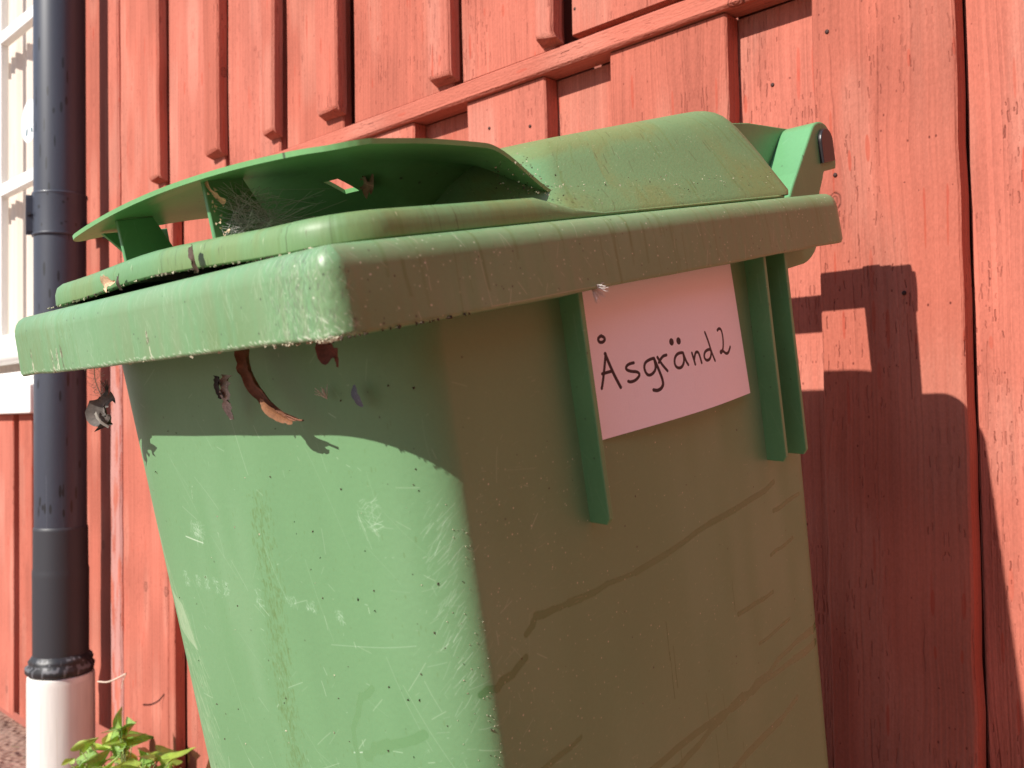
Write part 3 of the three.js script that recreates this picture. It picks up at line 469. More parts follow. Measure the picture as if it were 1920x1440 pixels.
// --- lid
const lidMat = (() => {
  seed = 211;
  const [c, x] = canvas(1024, 1024, (i, j) => {
    const a = noise(i / 110, j / 110, 1), b = noise(i / 14, j / 22, 2), f = noise(i / 1.8, j / 1.8, 3), k = 0.9 + 0.14 * a + 0.12 * f, al = clamp(0.1 + 1.1 * smooth((a - 0.25) * 1.8) * (0.45 + b));
    return [lerp(GREEN[0] * k, 0.15 * k, al), lerp(GREEN[1] * k, 0.235 * k, al), lerp(GREEN[2] * k, 0.09 * k, al)];
  });
  for (let i = 0; i < 420; i++) scratch(x, rnd() * 1024, rnd() * 1024, rr(6, 34), rr(1.35, 1.8), rr(0.7, 2.4), css(0.045, 0.06, 0.02, rr(0.2, 0.6)));
  for (let i = 0; i < 60; i++) scratch(x, rnd() * 1024, rnd() * 1024, rr(30, 120), rr(1.45, 1.7), rr(3, 9), css(0.10, 0.18, 0.05, rr(0.15, 0.35)));
  for (let i = 0; i < 2600; i++) { x.fillStyle = rnd() < 0.6 ? css(0.07, 0.08, 0.03, rr(0.2, 0.6)) : css(0.6, 0.58, 0.4, rr(0.3, 0.8)); x.beginPath(); x.arc(rnd() * 1024, rnd() * 1024, rr(0.4, 1.4), 0, 7); x.fill(); }
  for (let i = 0; i < 220; i++) scratch(x, rnd() * 1024, rnd() * 1024, rr(4, 22), rnd() * 3, rr(0.5, 1), css(0.65, 0.66, 0.5, rr(0.2, 0.6)));
  const [b] = canvas(512, 512, (i, j) => 0.5 * noise(i / 1.6, j / 1.6, 7) + 0.4 * noise(i / 40, j / 40, 8));
  return mat({ map: tex(c, true, 2.1, 2.1), bumpMap: tex(b, false, 2.1, 2.1), bumpScale: 0.00022, roughness: 0.48 });
})();
const LID = { x0: -0.457, x1: -0.024, z0: -0.592, z1: -0.02, r: 0.045 };
const lift = (x, z) => -0.0024 * smooth((x + 0.16) / 0.1) + 0.0045 * Math.exp(-Math.pow((x + 0.25) / 0.09, 2)) * smooth((z + 0.12) / 0.1);
const lid = part('lid', loft([...inset(LID, [[0.012, 0.004], [0.0015, 0.003], [0, 0.0045, 1], [0.001, 0.013], [0.0035, 0.0185], [0.008, 0.0212], [0.014, 0.0215], [0.02, 0.018], [0.03, 0.0145], [0.05, 0.0135]])], { cap: [9], yf: (x, y, z) => lerp(Math.min(y, 0.006), y, smooth((z + 0.265) / 0.06)) + lift(x, z) }), lidMat);
const lp = (name, g, m) => part(name, g.translate(-BASE.x, -BASE.y, -BASE.z), m, lid);
{ // raised dome
  const h = (z, x) => 0.061 + 0.042 * clamp((-z - 0.22) / 0.37) + 0.006 * (1 - Math.pow((x + 0.24) / 0.22, 2));
  const D = { x0: -0.457, x1: -0.024, z0: -0.591, z1: -0.207, r: 0.035 };
  const st = (o, oz, k, r) => ({ x0: D.x0 + o, x1: D.x1 - o, z0: D.z0 - (oz === 0 ? 0 : 0.004) + oz * 0.12, z1: D.z1 - oz, r, y: k });
  const rings = [[0.001, 0, 0, 0.03], [0.0025, 0.002, 0.05, 0.03], [0.014, 0.008, 0.25, 0.032], [0.026, 0.014, 0.46, 0.034], [0.037, 0.020, 0.655, 0.04], [0.0425, 0.025, 0.745, 0.042], [0.048, 0.030, 0.825, 0.045], [0.054, 0.036, 0.89, 0.047], [0.061, 0.042, 0.94, 0.05], [0.069, 0.049, 0.973, 0.053], [0.078, 0.057, 0.992, 0.056], [0.09, 0.067, 1.0, 0.06], [0.13, 0.10, 1.005, 0.05], [0.17, 0.13, 1.005, 0.03]].map((a) => st(...a));
  lp('dome', loft(rings, { cap: [rings.length - 1], yf: (x, k, z) => lerp(0.0035, h(z, x), k) }), lidMat);
}
const flapMat = (() => {
  const [c, x] = canvas(512, 512, (i, j) => { const k = 0.9 + 0.14 * noise(i / 50, j / 50, 1) + 0.08 * noise(i / 2.5, j / 2.5, 2); return [0.15 * k, 0.36 * k, 0.135 * k]; });
  for (let i = 0; i < 160; i++) { x.fillStyle = css(0.03, 0.03, 0.02, rr(0.3, 0.8)); x.beginPath(); x.arc(rnd() * 512, rnd() * 512, rr(0.5, 1.6), 0, 7); x.fill(); }
  return mat({ map: tex(c, true, 2.5, 2.5), roughness: 0.42 });
})();
{ // grip flap over the front: a thin crowned plate with a square hole
  const NS = 72, NT = 52, xc = -0.2495, HW = 0.204, r = 0.032, pos = [], uv = [], idx = [];
  const tz = (j) => { const t = j / NT; return Math.pow(t, 1.35) * 0.208; };
  const P = (i, j) => {
    const s = i / NS * 2 - 1, d = tz(j), hw = (i < NS / 2 ? -0.075 * smooth(d / 0.13) : 0) + (d < r ? HW - r + Math.sqrt(Math.max(0, r * r - (r - d) * (r - d))) : HW), x = xc + hw * Math.sign(s) * Math.pow(Math.abs(s), 0.9);
    const q = (x - xc) / HW, z = -0.043 - 0.007 * q * q - d;
    let y = 0.0735 - 0.0105 * q * q - 0.007 * smooth((d - 0.06) / 0.14) - 0.003 * smooth((0.03 - d) / 0.03);
    y -= 0.048 * smooth((d - 0.080) / 0.13) * (1 - smooth((Math.abs(q) - 0.34) / 0.34));
    if (q > 0) y -= 0.036 * smooth((d - 0.128) / 0.08) * smooth((q - 0.62) / 0.4);
    return [x, y, z];
  };
  const hole = (i, j) => { const p = P(i, j); return p[0] > -0.1945 && p[0] < -0.179 && p[2] < -0.152 && p[2] > -0.169; };
  const T = 0.0034, id = (i, j, b) => (b ? (NS + 1) * (NT + 1) : 0) + j * (NS + 1) + i;
  for (const b of [0, 1]) for (let j = 0; j <= NT; j++) for (let i = 0; i <= NS; i++) { const p = P(i, j); pos.push(p[0], p[1] - b * T, p[2]); uv.push(p[0], p[2]); }
  const has = (i, j) => i >= 0 && j >= 0 && i < NS && j < NT && !hole(i + 0.5, j + 0.5);
  for (let j = 0; j < NT; j++) for (let i = 0; i < NS; i++) {
    if (!has(i, j)) continue;
    const q = [[i, j], [i + 1, j], [i + 1, j + 1], [i, j + 1]], t = q.map(([a, b]) => id(a, b, 0)), u = q.map(([a, b]) => id(a, b, 1));
    idx.push(t[0], t[1], t[2], t[0], t[2], t[3], u[0], u[2], u[1], u[0], u[3], u[2]);
    [[i, j - 1], [i + 1, j], [i, j + 1], [i - 1, j]].forEach(([a, b], k) => { if (!has(a, b)) { const e = (k + 1) % 4; idx.push(t[k], u[k], t[e], t[e], u[k], u[e]); } });
  }
  const flap = lp('grip_flap', toCreasedNormals(geo(pos, uv, idx), 0.8), flapMat);
  // webs that carry the flap
  for (const [x, zf, zt, zb, yt] of [[-0.3705, -0.064, -0.094, -0.118, 0.0645], [-0.2185, -0.062, -0.092, -0.122, 0.0695], [-0.42, -0.071, -0.125, -0.125, 0.0605]]) {
    const sh = new THREE.Shape(); sh.moveTo(-zf, 0.016); sh.lineTo(-zf - 0.001, yt); sh.lineTo(-zt, yt + 0.001); sh.lineTo(-zb, 0.016); sh.closePath();
    if (x < -0.4) { sh.curves.length = 0; sh.moveTo(0.071, yt); sh.lineTo(0.13, yt); sh.lineTo(0.13, 0.015); sh.lineTo(0.112, 0.015); sh.lineTo(0.071, yt); }
    lp('web', new THREE.ExtrudeGeometry(sh, { depth: 0.003, bevelEnabled: true, bevelThickness: 0.0006, bevelSize: 0.0006, bevelSegments: 1 }).rotateY(Math.PI / 2).translate(x, 0, 0), plain);
  }
}
// hinge arms of the lid
for (const sd of [1, -1]) { const sh = new THREE.Shape(); sh.moveTo(0.57, 0.03); sh.lineTo(0.58, 0.088); sh.lineTo(0.648, 0.089); sh.lineTo(0.752, 0.082); sh.quadraticCurveTo(0.772, 0.07, 0.768, 0.05); sh.lineTo(0.75, 0.032); sh.lineTo(0.68, 0.012); sh.closePath();
  lp('hinge_arm', new THREE.ExtrudeGeometry(sh, { depth: 0.02, bevelEnabled: true, bevelThickness: 0.001, bevelSize: 0.001, bevelSegments: 2 }).rotateY(Math.PI / 2).translate(sd > 0 ? -0.1212 : -0.3808, 0, 0), plain); }

// --- handle: two ears behind the rim with a bar between them
for (const sd of [1, -1]) {
  const sh = new THREE.Shape();
  sh.moveTo(0.57, -0.07); sh.lineTo(0.57, -0.02); sh.lineTo(0.645, 0.003); sh.lineTo(0.655, 0.014); sh.lineTo(0.717, 0.074); sh.quadraticCurveTo(0.724, 0.081, 0.738, 0.081); sh.quadraticCurveTo(0.755, 0.08, 0.758, 0.068); sh.lineTo(0.765, 0.04); sh.lineTo(0.763, 0.033); sh.lineTo(0.738, 0.031); sh.quadraticCurveTo(0.730, 0.03, 0.727, 0.022); sh.lineTo(0.714, 0.006); sh.lineTo(0.696, -0.045); sh.quadraticCurveTo(0.686, -0.062, 0.66, -0.066); sh.closePath();
  const x = sd > 0 ? -0.0975 : -0.4215;
  const ear = part('hinge_ear', new THREE.ExtrudeGeometry(sh, { depth: 0.034, bevelEnabled: true, bevelThickness: 0.0025, bevelSize: 0.0025, bevelSegments: 3, curveSegments: 8 }).rotateY(Math.PI / 2).translate(x, 0, 0), plain);
  const ps = new THREE.Shape(); ps.moveTo(0.7265, 0.038); ps.lineTo(0.7265, 0.060); ps.absarc(0.7405, 0.060, 0.014, Math.PI, 0, true); ps.lineTo(0.755, 0.040); ps.closePath();
  part('pin_cap', new THREE.ExtrudeGeometry(ps, { depth: 0.004, bevelEnabled: true, bevelThickness: 0.002, bevelSize: 0.0012, bevelSegments: 3 }).rotateY(Math.PI / 2).translate(sd > 0 ? -0.0625 : -0.4245, 0, 0).translate(-BASE.x, -BASE.y, -BASE.z), mat({ color: C(0.022, 0.018, 0.02), roughness: 0.35 }), ear);
}
part('handle_bar', new THREE.CylinderGeometry(0.021, 0.021, 0.31, 28).rotateZ(Math.PI / 2).translate(-0.241, 0.061, -0.744), plain);
// --- wheels
part('axle', new THREE.CylinderGeometry(0.011, 0.011, 0.5, 16).rotateZ(Math.PI / 2).translate(-0.241, -0.9, -0.56), mat({ color: C(0.3, 0.3, 0.3), metalness: 0.9, roughness: 0.4 }));
for (const x of [-0.472, -0.010]) {
  const w = part('wheel', new THREE.LatheGeometry([[0.02, -0.02], [0.055, -0.012], [0.075, -0.014], [0.075, 0.014], [0.055, 0.012], [0.02, 0.02]].map(([a, b]) => new THREE.Vector2(a, b)), 32).rotateZ(Math.PI / 2).translate(x, -0.9, -0.56), mat({ color: C(0.05, 0.05, 0.05), roughness: 0.6 }));
  part('tyre', new THREE.TorusGeometry(0.085, 0.019, 12, 40).rotateY(Math.PI / 2).translate(x, -0.9, -0.56).translate(-BASE.x, -BASE.y, -BASE.z), mat({ color: C(0.02, 0.02, 0.02), roughness: 0.85 }), w);
}
// --- grit that clings to the plastic
{
  seed = 17;
  const pale = [], dark = [];
  const bit = (list, x, y, z, s) => { const g = new THREE.TetrahedronGeometry(s, 0); g.scale(1, rr(0.5, 1.8), 1).rotateX(rnd() * 6).rotateY(rnd() * 6).translate(x, y, z); list.push(g); };
  const onCorner = (t, y) => { const d = -y - 0.05, a = t * Math.PI / 2; return [-0.031 - 0.015 * d - 0.085 + Math.cos(a) * 0.0853, y, -0.061 + 0.010 * d - 0.038 + Math.sin(a) * 0.0383]; };
  for (let i = 0; i < 170; i++) { const y = -lerp(0.12, 0.5, Math.sqrt(rnd())), t = clamp(0.05 + rnd() * rnd() * 0.6); bit(pale, ...onCorner(t, y), rr(0.00025, 0.0006)); }
  for (let i = 0; i < 40; i++) bit(dark, ...onCorner(rr(0.1, 1), -rr(0.08, 0.5)), rr(0.0005, 0.0012));
  for (let i = 0; i < 60; i++) { const y = -rr(0.1, 0.5); bit(rnd() < 0.5 ? dark : pale, rr(-0.4, -0.09), y, -0.061 + 0.010 * (-y - 0.05), rr(0.0004, 0.0011)); }
  for (let i = 0; i < 90; i++) { const u = rnd(); bit(pale, u < 0.75 ? -rr(0.0, 0.08) * rnd() - 0.004 : -rr(0.1, 0.45), -0.0505 + rr(-0.001, 0.001), rr(-0.003, 0.001), rr(0.0006, 0.0017)); }
  for (let i = 0; i < 30; i++) bit(dark, rr(-0.004, 0.001), -0.0505, -rnd() * 0.1, rr(0.0006, 0.0014));
  for (let i = 0; i < 130; i++) { const x = -rr(0.04, 0.44); bit(rnd() < 0.45 ? dark : pale, x, 0.003 + lift(x, -0.02), -0.019 - rnd() * 0.006 + 0.001, rr(0.0005, 0.0015)); }
  for (let i = 0; i < 150; i++) { const z = -rr(0.2, 0.56); bit(rnd() < 0.6 ? pale : dark, -0.026 - rr(0, 0.02), 0.009 + rr(0, 0.02), z, rr(0.0003, 0.0008)); }
  for (let i = 0; i < 70; i++) bit(rnd() < 0.5 ? dark : pale, -0.03 - rnd() * 0.03, 0.02 + rnd() * 0.03, -0.19 - rnd() * 0.05, rr(0.0004, 0.001));
  part('pale_grit', mergeGeometries(pale), mat({ color: C(0.42, 0.38, 0.27), roughness: 0.9 })).userData.kind = 'stuff';
  part('dark_grit', mergeGeometries(dark), mat({ color: C(0.05, 0.035, 0.02), roughness: 0.9 })).userData.kind = 'stuff';
}

// ---------------------------------------------------------------- the note
function onBin(name, label, category, x, y, z, group) { const t = thing(name, label, category, BP(x, y, z), group); t.quaternion.copy(BQ); return t; }
{
  const W = 1296, H = 888, K = 6;                                       // 216 x 148 mm, six pixels a millimetre
  const [c, x] = canvas(W, H, (i, j) => { const k = 0.97 + 0.03 * noise(i / 5, j / 5, 1); return [0.86 * k, 0.88 * k, 0.92 * k]; });
  const ink = css(0.012, 0.008, 0.012, 0.96);
  const line = (l, w = 2.5) => pathOn(x, l.map(([a, b]) => [a * K, b * K]), w * K, ink);
  line([[19.4, 68.7], [16.0, 69.5], [15.1, 71.5], [16.7, 73.7], [20.6, 73.8], [23.0, 72.0], [21.8, 69.9], [19.4, 69.0]]);
  line([[21.2, 83.1], [19.2, 89.5], [14.1, 103.4], [11.7, 108.7]]); line([[20.6, 82.9], [25.5, 97.4], [32.2, 111.5]], 2.9); line([[14.4, 97.7], [25.5, 97.4]]);
  line([[50.8, 95.1], [44.4, 94.7], [40.1, 98.1], [45.1, 101.1], [54.1, 102.8], [55.7, 105.9], [50.2, 109.0], [44.2, 109.5], [41.5, 108.4]]);
  line([[74.0, 95.3], [65.4, 95.6], [61.3, 100.6], [63.7, 107.4], [69.7, 108.0], [76.1, 104.0], [75.2, 95.5]]); line([[75.2, 95.5], [79.7, 107.5], [81.9, 116.6], [79.0, 120.4], [73.2, 121.7], [68.6, 120.2]], 2.9);
  line([[79.7, 95.3], [83.6, 101.8], [89.2, 107.9]]); line([[80.4, 99.7], [85.2, 95.5], [91.3, 95.2]]);
  line([[113.7, 96.8], [108.2, 95.7], [101.5, 98.4], [99.5, 104.6], [103.0, 108.2], [109.0, 108.3], [113.7, 103.5], [113.7, 97.0]]); line([[113.7, 97.0], [115.5, 103.8], [118.0, 107.5]]);
  x.fillStyle = ink; for (const [a, b] of [[100.8, 85.8], [110.5, 86.4]]) { x.beginPath(); x.arc(a * K, b * K, 3.0 * K, 0, 7); x.fill(); }
  line([[126.1, 98.9], [128.0, 108.7]]); line([[127.4, 105.5], [130.4, 99.2], [135.4, 99.0], [136.9, 103.0], [137.9, 109.0]]);
  line([[153.7, 99.8], [147.6, 99.5], [142.7, 104.1], [145.3, 108.5], [152.2, 108.1], [156.5, 102.6], [154.4, 99.6]]); line([[151.3, 84.8], [154.2, 92.2], [156.1, 101.7], [159.7, 110.4]]);
  line([[172.7, 85.8], [175.7, 84.2], [180.0, 86.1], [180.5, 93.3], [178.1, 101.5], [174.1, 105.4], [170.9, 105.5], [172.5, 103.7], [177.3, 104.7], [180.5, 107.4], [185.6, 107.5], [190.8, 102.8]]);
  const [b, bx] = canvas(648, 444, (i, j) => 0.5 + 0.2 * (noise(i / 90, j / 140, 3) - 0.5));
  for (let k = 0; k < 26; k++) { const u = 300 + rr(-220, 300), v = 300 + rr(-40, 60); bx.strokeStyle = k % 2 ? 'rgba(255,255,255,0.35)' : 'rgba(0,0,0,0.3)'; bx.lineWidth = rr(1, 3); bx.beginPath(); bx.moveTo(u, v); bx.lineTo(u + rr(-3, 3), v + rr(20, 90)); bx.stroke(); }
  const note = onBin('paper_note', 'white sheet of paper with a handwritten address, on the side of the green bin', 'note', -0.030, -0.168, -0.34);
  const pos = [], uv = [], idx = [], NU = 36, NV = 20;
  for (const back of [0, 1]) for (let j = 0; j <= NV; j++) for (let i = 0; i <= NU; i++) {
    const u = i / NU, v = j / NV, z = -0.233 - u * 0.2155, y = -0.02 - v * (0.1425 + 0.007 * u), q = 1 - v;
    const bow = (0.0095 * Math.sin(Math.PI * Math.pow(u, 1.15)) * (0.25 + 0.75 * v) + 0.006 * u * u * v) - back * 0.00025;
    pos.push(-0.0295 - 0.002 * v + bow + 0.030, y + 0.168, z + 0.34); uv.push(u, q);
  }
  const n = NU + 1, half = n * (NV + 1);
  for (let j = 0; j < NV; j++) for (let i = 0; i < NU; i++) { const a = j * n + i; idx.push(a, a + n, a + 1, a + 1, a + n, a + n + 1); const d = a + half; idx.push(d, d + 1, d + n, d + 1, d + n + 1, d + n); }
  const edge = (a, b2) => idx.push(a, b2, a + half, b2, b2 + half, a + half);
  for (let i = 0; i < NU; i++) edge(NV * n + i, NV * n + i + 1); for (let j = 0; j < NV; j++) { edge(j * n, (j + 1) * n); edge((j + 1) * n - 1, (j + 2) * n - 1); }
  mesh('sheet', geo(pos, uv, idx), mat({ map: tex(c, true), bumpMap: tex(b), bumpScale: 0.0008, roughness: 0.55 }), note);
}

// ---------------------------------------------------------------- withered bits caught on the bin
function ribbon(pts, wid, curl = 0.4, seg = 22, cross = 6, ragged = 0.12, s = 1) {   // a dry strip curled across its width
  const cv = new THREE.CatmullRomCurve3(pts), pos = [], uv = [], idx = [];
  for (let i = 0; i <= seg; i++) {
    const t = i / seg, p = cv.getPoint(t), T = cv.getTangent(t), side = V3(0, 0, 1).cross(T).normalize(), out = T.clone().cross(side).normalize(), w = wid(t);
    for (let j = 0; j <= cross; j++) { const u = j / cross * 2 - 1, a = u * curl * Math.PI / 2, rg = 1 + ragged * (noise(i * 0.9, Math.sign(u) * 4, s) - 0.5) * 2 * Math.abs(u); const q = p.clone().addScaledVector(side, Math.sin(a) * w * rg / Math.max(0.3, curl)).addScaledVector(out, (1 - Math.cos(a)) * w * 1.6 + 0.12 * w * (noise(i * 0.7, j * 0.9, s + 3) - 0.5)); pos.push(q.x, q.y, q.z); uv.push(u * 0.5 + 0.5, t * 3); }
  }
  const n = cross + 1;
  for (let i = 0; i < seg; i++) for (let j = 0; j < cross; j++) { const a = i * n + j; idx.push(a, a + 1, a + n, a + 1, a + n + 1, a + n); }
  return geo(pos, uv, idx);
}
const leafTex = (r, g, b, s) => { const [c] = canvas(64, 128, (x, y) => { const k = 0.6 + 0.5 * noise(x / 6, y / 9, s) + 0.3 * noise(x / 2, y / 2, s + 1), v = Math.abs(x - 32) < 2 ? 1.5 : 1; return [r * k * v, g * k * v, b * k * v]; }); return mat({ map: tex(c, true), roughness: 0.75 }); };
{
  const b = leafTex(0.17, 0.065, 0.032, 3);
  let t = onBin('dry_leaf', 'long curled brown dry leaf hanging below the rim on the front of the bin', 'dry leaf', -0.164, -0.05, -0.04);
  mesh('blade', ribbon([V3(0.002, 0.014, -0.006), V3(0, -0.004, 0), V3(0.002, -0.018, 0.002), V3(0.011, -0.034, 0.001), V3(0.024, -0.047, -0.001), V3(0.043, -0.0525, -0.002)], (q) => 0.0062 * Math.pow(1 - q, 0.6) + 0.0006, 0.75, 30, 8, 0.25, 5), b, t);
  mesh('stalk', tube([V3(0.03, -0.049, -0.001), V3(0.043, -0.0525, -0.001), V3(0.052, -0.0525, 0.001)], 0.0007, 8, 5), b, t);
  mesh('torn_edge', ribbon([V3(0.013, -0.036, 0.005), V3(0.02, -0.043, 0.006), V3(0.032, -0.05, 0.003), V3(0.041, -0.0535, 0.002)], (q) => 0.0020 * Math.sin(0.4 + q * 2.5) + 0.0003, 0.5, 14, 4, 0.5, 8), leafTex(0.2, 0.085, 0.035, 9), t);
  const g = leafTex(0.10, 0.085, 0.075, 13);
  t = onBin('dry_leaf', 'crumpled dark grey dead leaf dangling at the left edge of the bin under the rim', 'dry leaf', -0.393, -0.072, -0.036);
  mesh('blade', ribbon([V3(0.004, 0.002, 0), V3(0, -0.008, 0.002), V3(-0.008, -0.018, 0.003), V3(-0.006, -0.031, 0)], (q) => 0.0022 + 0.0098 * smooth((q - 0.25) / 0.5), 0.55, 20, 8, 0.55, 15), g, t);
  mesh('fold', ribbon([V3(0.012, -0.007, 0), V3(0.004, -0.01, 0.004), V3(-0.006, -0.014, 0.004)], (q) => 0.004, 0.5, 10, 5, 0.5, 17), g, t);
  mesh('pale_tip', ribbon([V3(-0.017, -0.018, 0.006), V3(-0.010, -0.025, 0.007), V3(-0.004, -0.032, 0.003)], (q) => 0.0022 * (1 - 0.5 * q), 0.5, 8, 4, 0.4, 19), leafTex(0.2, 0.18, 0.155, 21), t);
  for (let k = 0; k < 6; k++) mesh('barb', tube([V3(0.004, 0.001 - k * 0.001, 0.001), V3(rr(-0.008, 0.008), rr(0.002, 0.008), rr(-0.002, 0.003))], 0.0003, 4, 4), g, t);
  const gr = leafTex(0.33, 0.28, 0.25, 23);
  t = onBin('plant_scrap', 'small grey shrivelled plant scrap on the shaded front, left of the long brown leaf', 'dry scrap', -0.212, -0.07, -0.047);
  mesh('husk', ribbon([V3(0.003, 0, 0), V3(0.002, -0.010, 0.003), V3(-0.001, -0.020, 0.002), V3(-0.001, -0.0325, 0)], (q) => 0.0055 * (1 - 0.55 * q), 0.5, 16, 5, 0.8, 25), gr, t);
  mesh('dark_bit', ribbon([V3(-0.003, 0, 0.004), V3(-0.005, -0.008, 0.005), V3(-0.004, -0.016, 0.003)], (q) => 0.0026, 0.6, 10, 4, 0.6, 27), leafTex(0.03, 0.026, 0.024, 29), t);
  t = onBin('plant_scrap', 'dark red-brown shred hanging under the scuffed front corner of the rim', 'dry scrap', -0.052, -0.052, -0.03);
  mesh('shred', ribbon([V3(0, 0.004, 0), V3(-0.003, -0.004, 0.002), V3(0.003, -0.010, 0.001), V3(0.001, -0.017, 0)], (q) => 0.0045 * (0.7 + 0.5 * Math.sin(q * 5)), 0.6, 16, 5, 0.7, 31), leafTex(0.12, 0.03, 0.018, 33), t);
  t = onBin('plant_scrap', 'thin blue-grey flake stuck on the shaded front near the rounded corner', 'dry scrap', -0.0735, -0.084, -0.057);
  mesh('flake', ribbon([V3(-0.002, 0, 0), V3(0, -0.007, 0.0016), V3(0.003, -0.014, 0)], (q) => 0.0026 * Math.sin(0.3 + q * 2.5), 0.4, 10, 4, 0.3, 35), leafTex(0.12, 0.14, 0.18, 37), t);
  const fluff = mat({ color: C(0.8, 0.76, 0.72), roughness: 0.9, transmission: 0.4, thickness: 0 });
  const tuft = (name, label, x, y, z, dir, n, len, spread) => { const o = onBin(name, label, 'seed tuft', x, y, z), gs = []; for (let k = 0; k < n; k++) { const d = dir.clone().add(V3(rr(-1, 1), rr(-1, 1), rr(-1, 1)).multiplyScalar(spread)).normalize(), L = len * rr(0.6, 1); gs.push(tube([V3(0, 0, 0), d.clone().multiplyScalar(L * 0.5), d.clone().multiplyScalar(L).add(V3(0, -0.001, 0))], 0.00022, 4, 4)); } mesh('hairs', mergeGeometries(gs), fluff, o).userData.kind = 'stuff'; return o; };
  tuft('seed_tuft', 'tiny white downy tuft at the top left corner of the paper note', -0.008, -0.0485, -0.222, V3(0.35, -0.4, -0.5), 34, 0.0125, 0.7);
  tuft('seed_tuft', 'pale dandelion seed tuft on the shaded front, right of the brown leaf tip', -0.106, -0.092, -0.056, V3(0.1, 0.9, 0.4), 16, 0.012, 0.55);
  const f = onBin('feather', 'thin fluffy white feather above the dark dead leaf, left end of the rim', 'feather', -0.402, -0.048, -0.034), fs = [tube([V3(0, 0, 0), V3(-0.003, -0.016, 0.001), V3(0.002, -0.032, 0)], 0.0004, 8, 4)];
  for (let k = 0; k < 60; k++) { const q = k / 60, s = k % 2 ? 1 : -1; fs.push(tube([V3(-0.003 * Math.sin(q * 3), -0.032 * q, 0), V3(s * 0.008 - 0.003, -0.032 * q + 0.001 + rr(-0.001, 0.002), rr(-0.003, 0.003)), V3(s * rr(0.008, 0.013) - 0.003, -0.032 * q + 0.004, rr(-0.004, 0.004))], 0.00012, 3, 3)); }
  mesh('vane', mergeGeometries(fs), fluff, f);
  // bits on the lid
  t = onBin('plant_scrap', 'small brown lichen crumb in the lid recess beside the square hole', 'dry scrap', -0.158, 0.052, -0.165);
  mesh('crumb', ribbon([V3(-0.005, 0.003, 0.002), V3(0, 0.001, 0.004), V3(0.006, -0.002, 0.002)], (q) => 0.0045, 0.6, 10, 5, 0.8, 41), leafTex(0.28, 0.17, 0.12, 43), t);
  t = onBin('plant_scrap', 'pale and orange dry husk stuck on the lower edge of the lid front', 'dry scrap', -0.30, 0.008, -0.016);
  mesh('husk', ribbon([V3(-0.010, 0.0, 0), V3(0, 0.0015, 0.003), V3(0.010, 0.0025, 0)], (q) => 0.0032 * Math.sin(0.3 + q * 2.6), 0.6, 14, 5, 0.8, 45), leafTex(0.6, 0.4, 0.25, 47), t);
  mesh('dark_bit', ribbon([V3(0.018, 0.006, 0), V3(0.020, 0.001, 0.002), V3(0.019, -0.005, 0)], (q) => 0.0018, 0.5, 8, 4, 0.6, 49), leafTex(0.05, 0.03, 0.02, 51), t);
  t = onBin('plant_scrap', 'dark twisted stalk bit leaning on the lid front below the spider web', 'dry scrap', -0.166, 0.008, -0.0165);
  mesh('stalk', ribbon([V3(-0.002, 0.012, 0), V3(0.001, 0.004, 0.002), V3(0, -0.006, 0)], (q) => 0.002, 0.6, 10, 4, 0.7, 53), leafTex(0.07, 0.04, 0.025, 55), t);
  // cobweb
  const cw = onBin('cobweb', 'tangled dusty cobweb with dry flecks under the lid grip beside a web plate', 'cobweb', -0.205, 0.045, -0.075), ws = [], fl = [];
  for (let k = 0; k < 150; k++) { const a = V3(rr(-0.012, 0.002), rr(-0.022, 0.022), rr(-0.012, 0.010)), q = Math.pow(rnd(), 0.8), e = V3(rr(0.002, 0.055) * q, rr(-0.024, 0.006), -rr(0.0, 0.075) * q), m = a.clone().lerp(e, 0.5).add(V3(rr(-0.004, 0.004), rr(-0.008, 0.002), rr(-0.004, 0.004))); ws.push(tube([a, m, e], rr(0.00009, 0.0002), 7, 3)); }
  for (let k = 0; k < 70; k++) { const p = V3(rr(-0.004, 0.02), rr(-0.016, 0.010), rr(-0.03, 0.0)); ws.push(tube([p, p.clone().add(V3(rr(-0.006, 0.006), rr(-0.006, 0.006), rr(-0.006, 0.006))), p.clone().add(V3(rr(-0.01, 0.01), rr(-0.008, 0.008), rr(-0.01, 0.01)))], 0.00016, 5, 3)); }
  mesh('threads', mergeGeometries(ws), mat({ color: C(0.46, 0.45, 0.43), roughness: 0.9 }), cw).userData.kind = 'stuff';
  for (let k = 0; k < 26; k++) { const gq = new THREE.TetrahedronGeometry(rr(0.0008, 0.0022), 0); gq.scale(1, rr(0.5, 1.6), 0.6).rotateX(rnd() * 6).rotateZ(rnd() * 6).translate(-0.008 + rr(-0.004, 0.010), rr(-0.024, 0.022), 0.011 + rr(-0.004, 0.003)); fl.push(gq); }
  mesh('flecks', mergeGeometries(fl), leafTex(0.55, 0.42, 0.28, 57), cw).userData.kind = 'stuff';
  mesh('dry_strand', ribbon([V3(-0.009, 0.028, 0.012), V3(-0.007, 0.020, 0.013), V3(-0.001, 0.013, 0.012), V3(0.004, 0.007, 0.008)], (q) => 0.0014 + 0.0008 * Math.sin(q * 9), 0.5, 14, 4, 0.6, 59), leafTex(0.55, 0.36, 0.2, 61), cw);
}

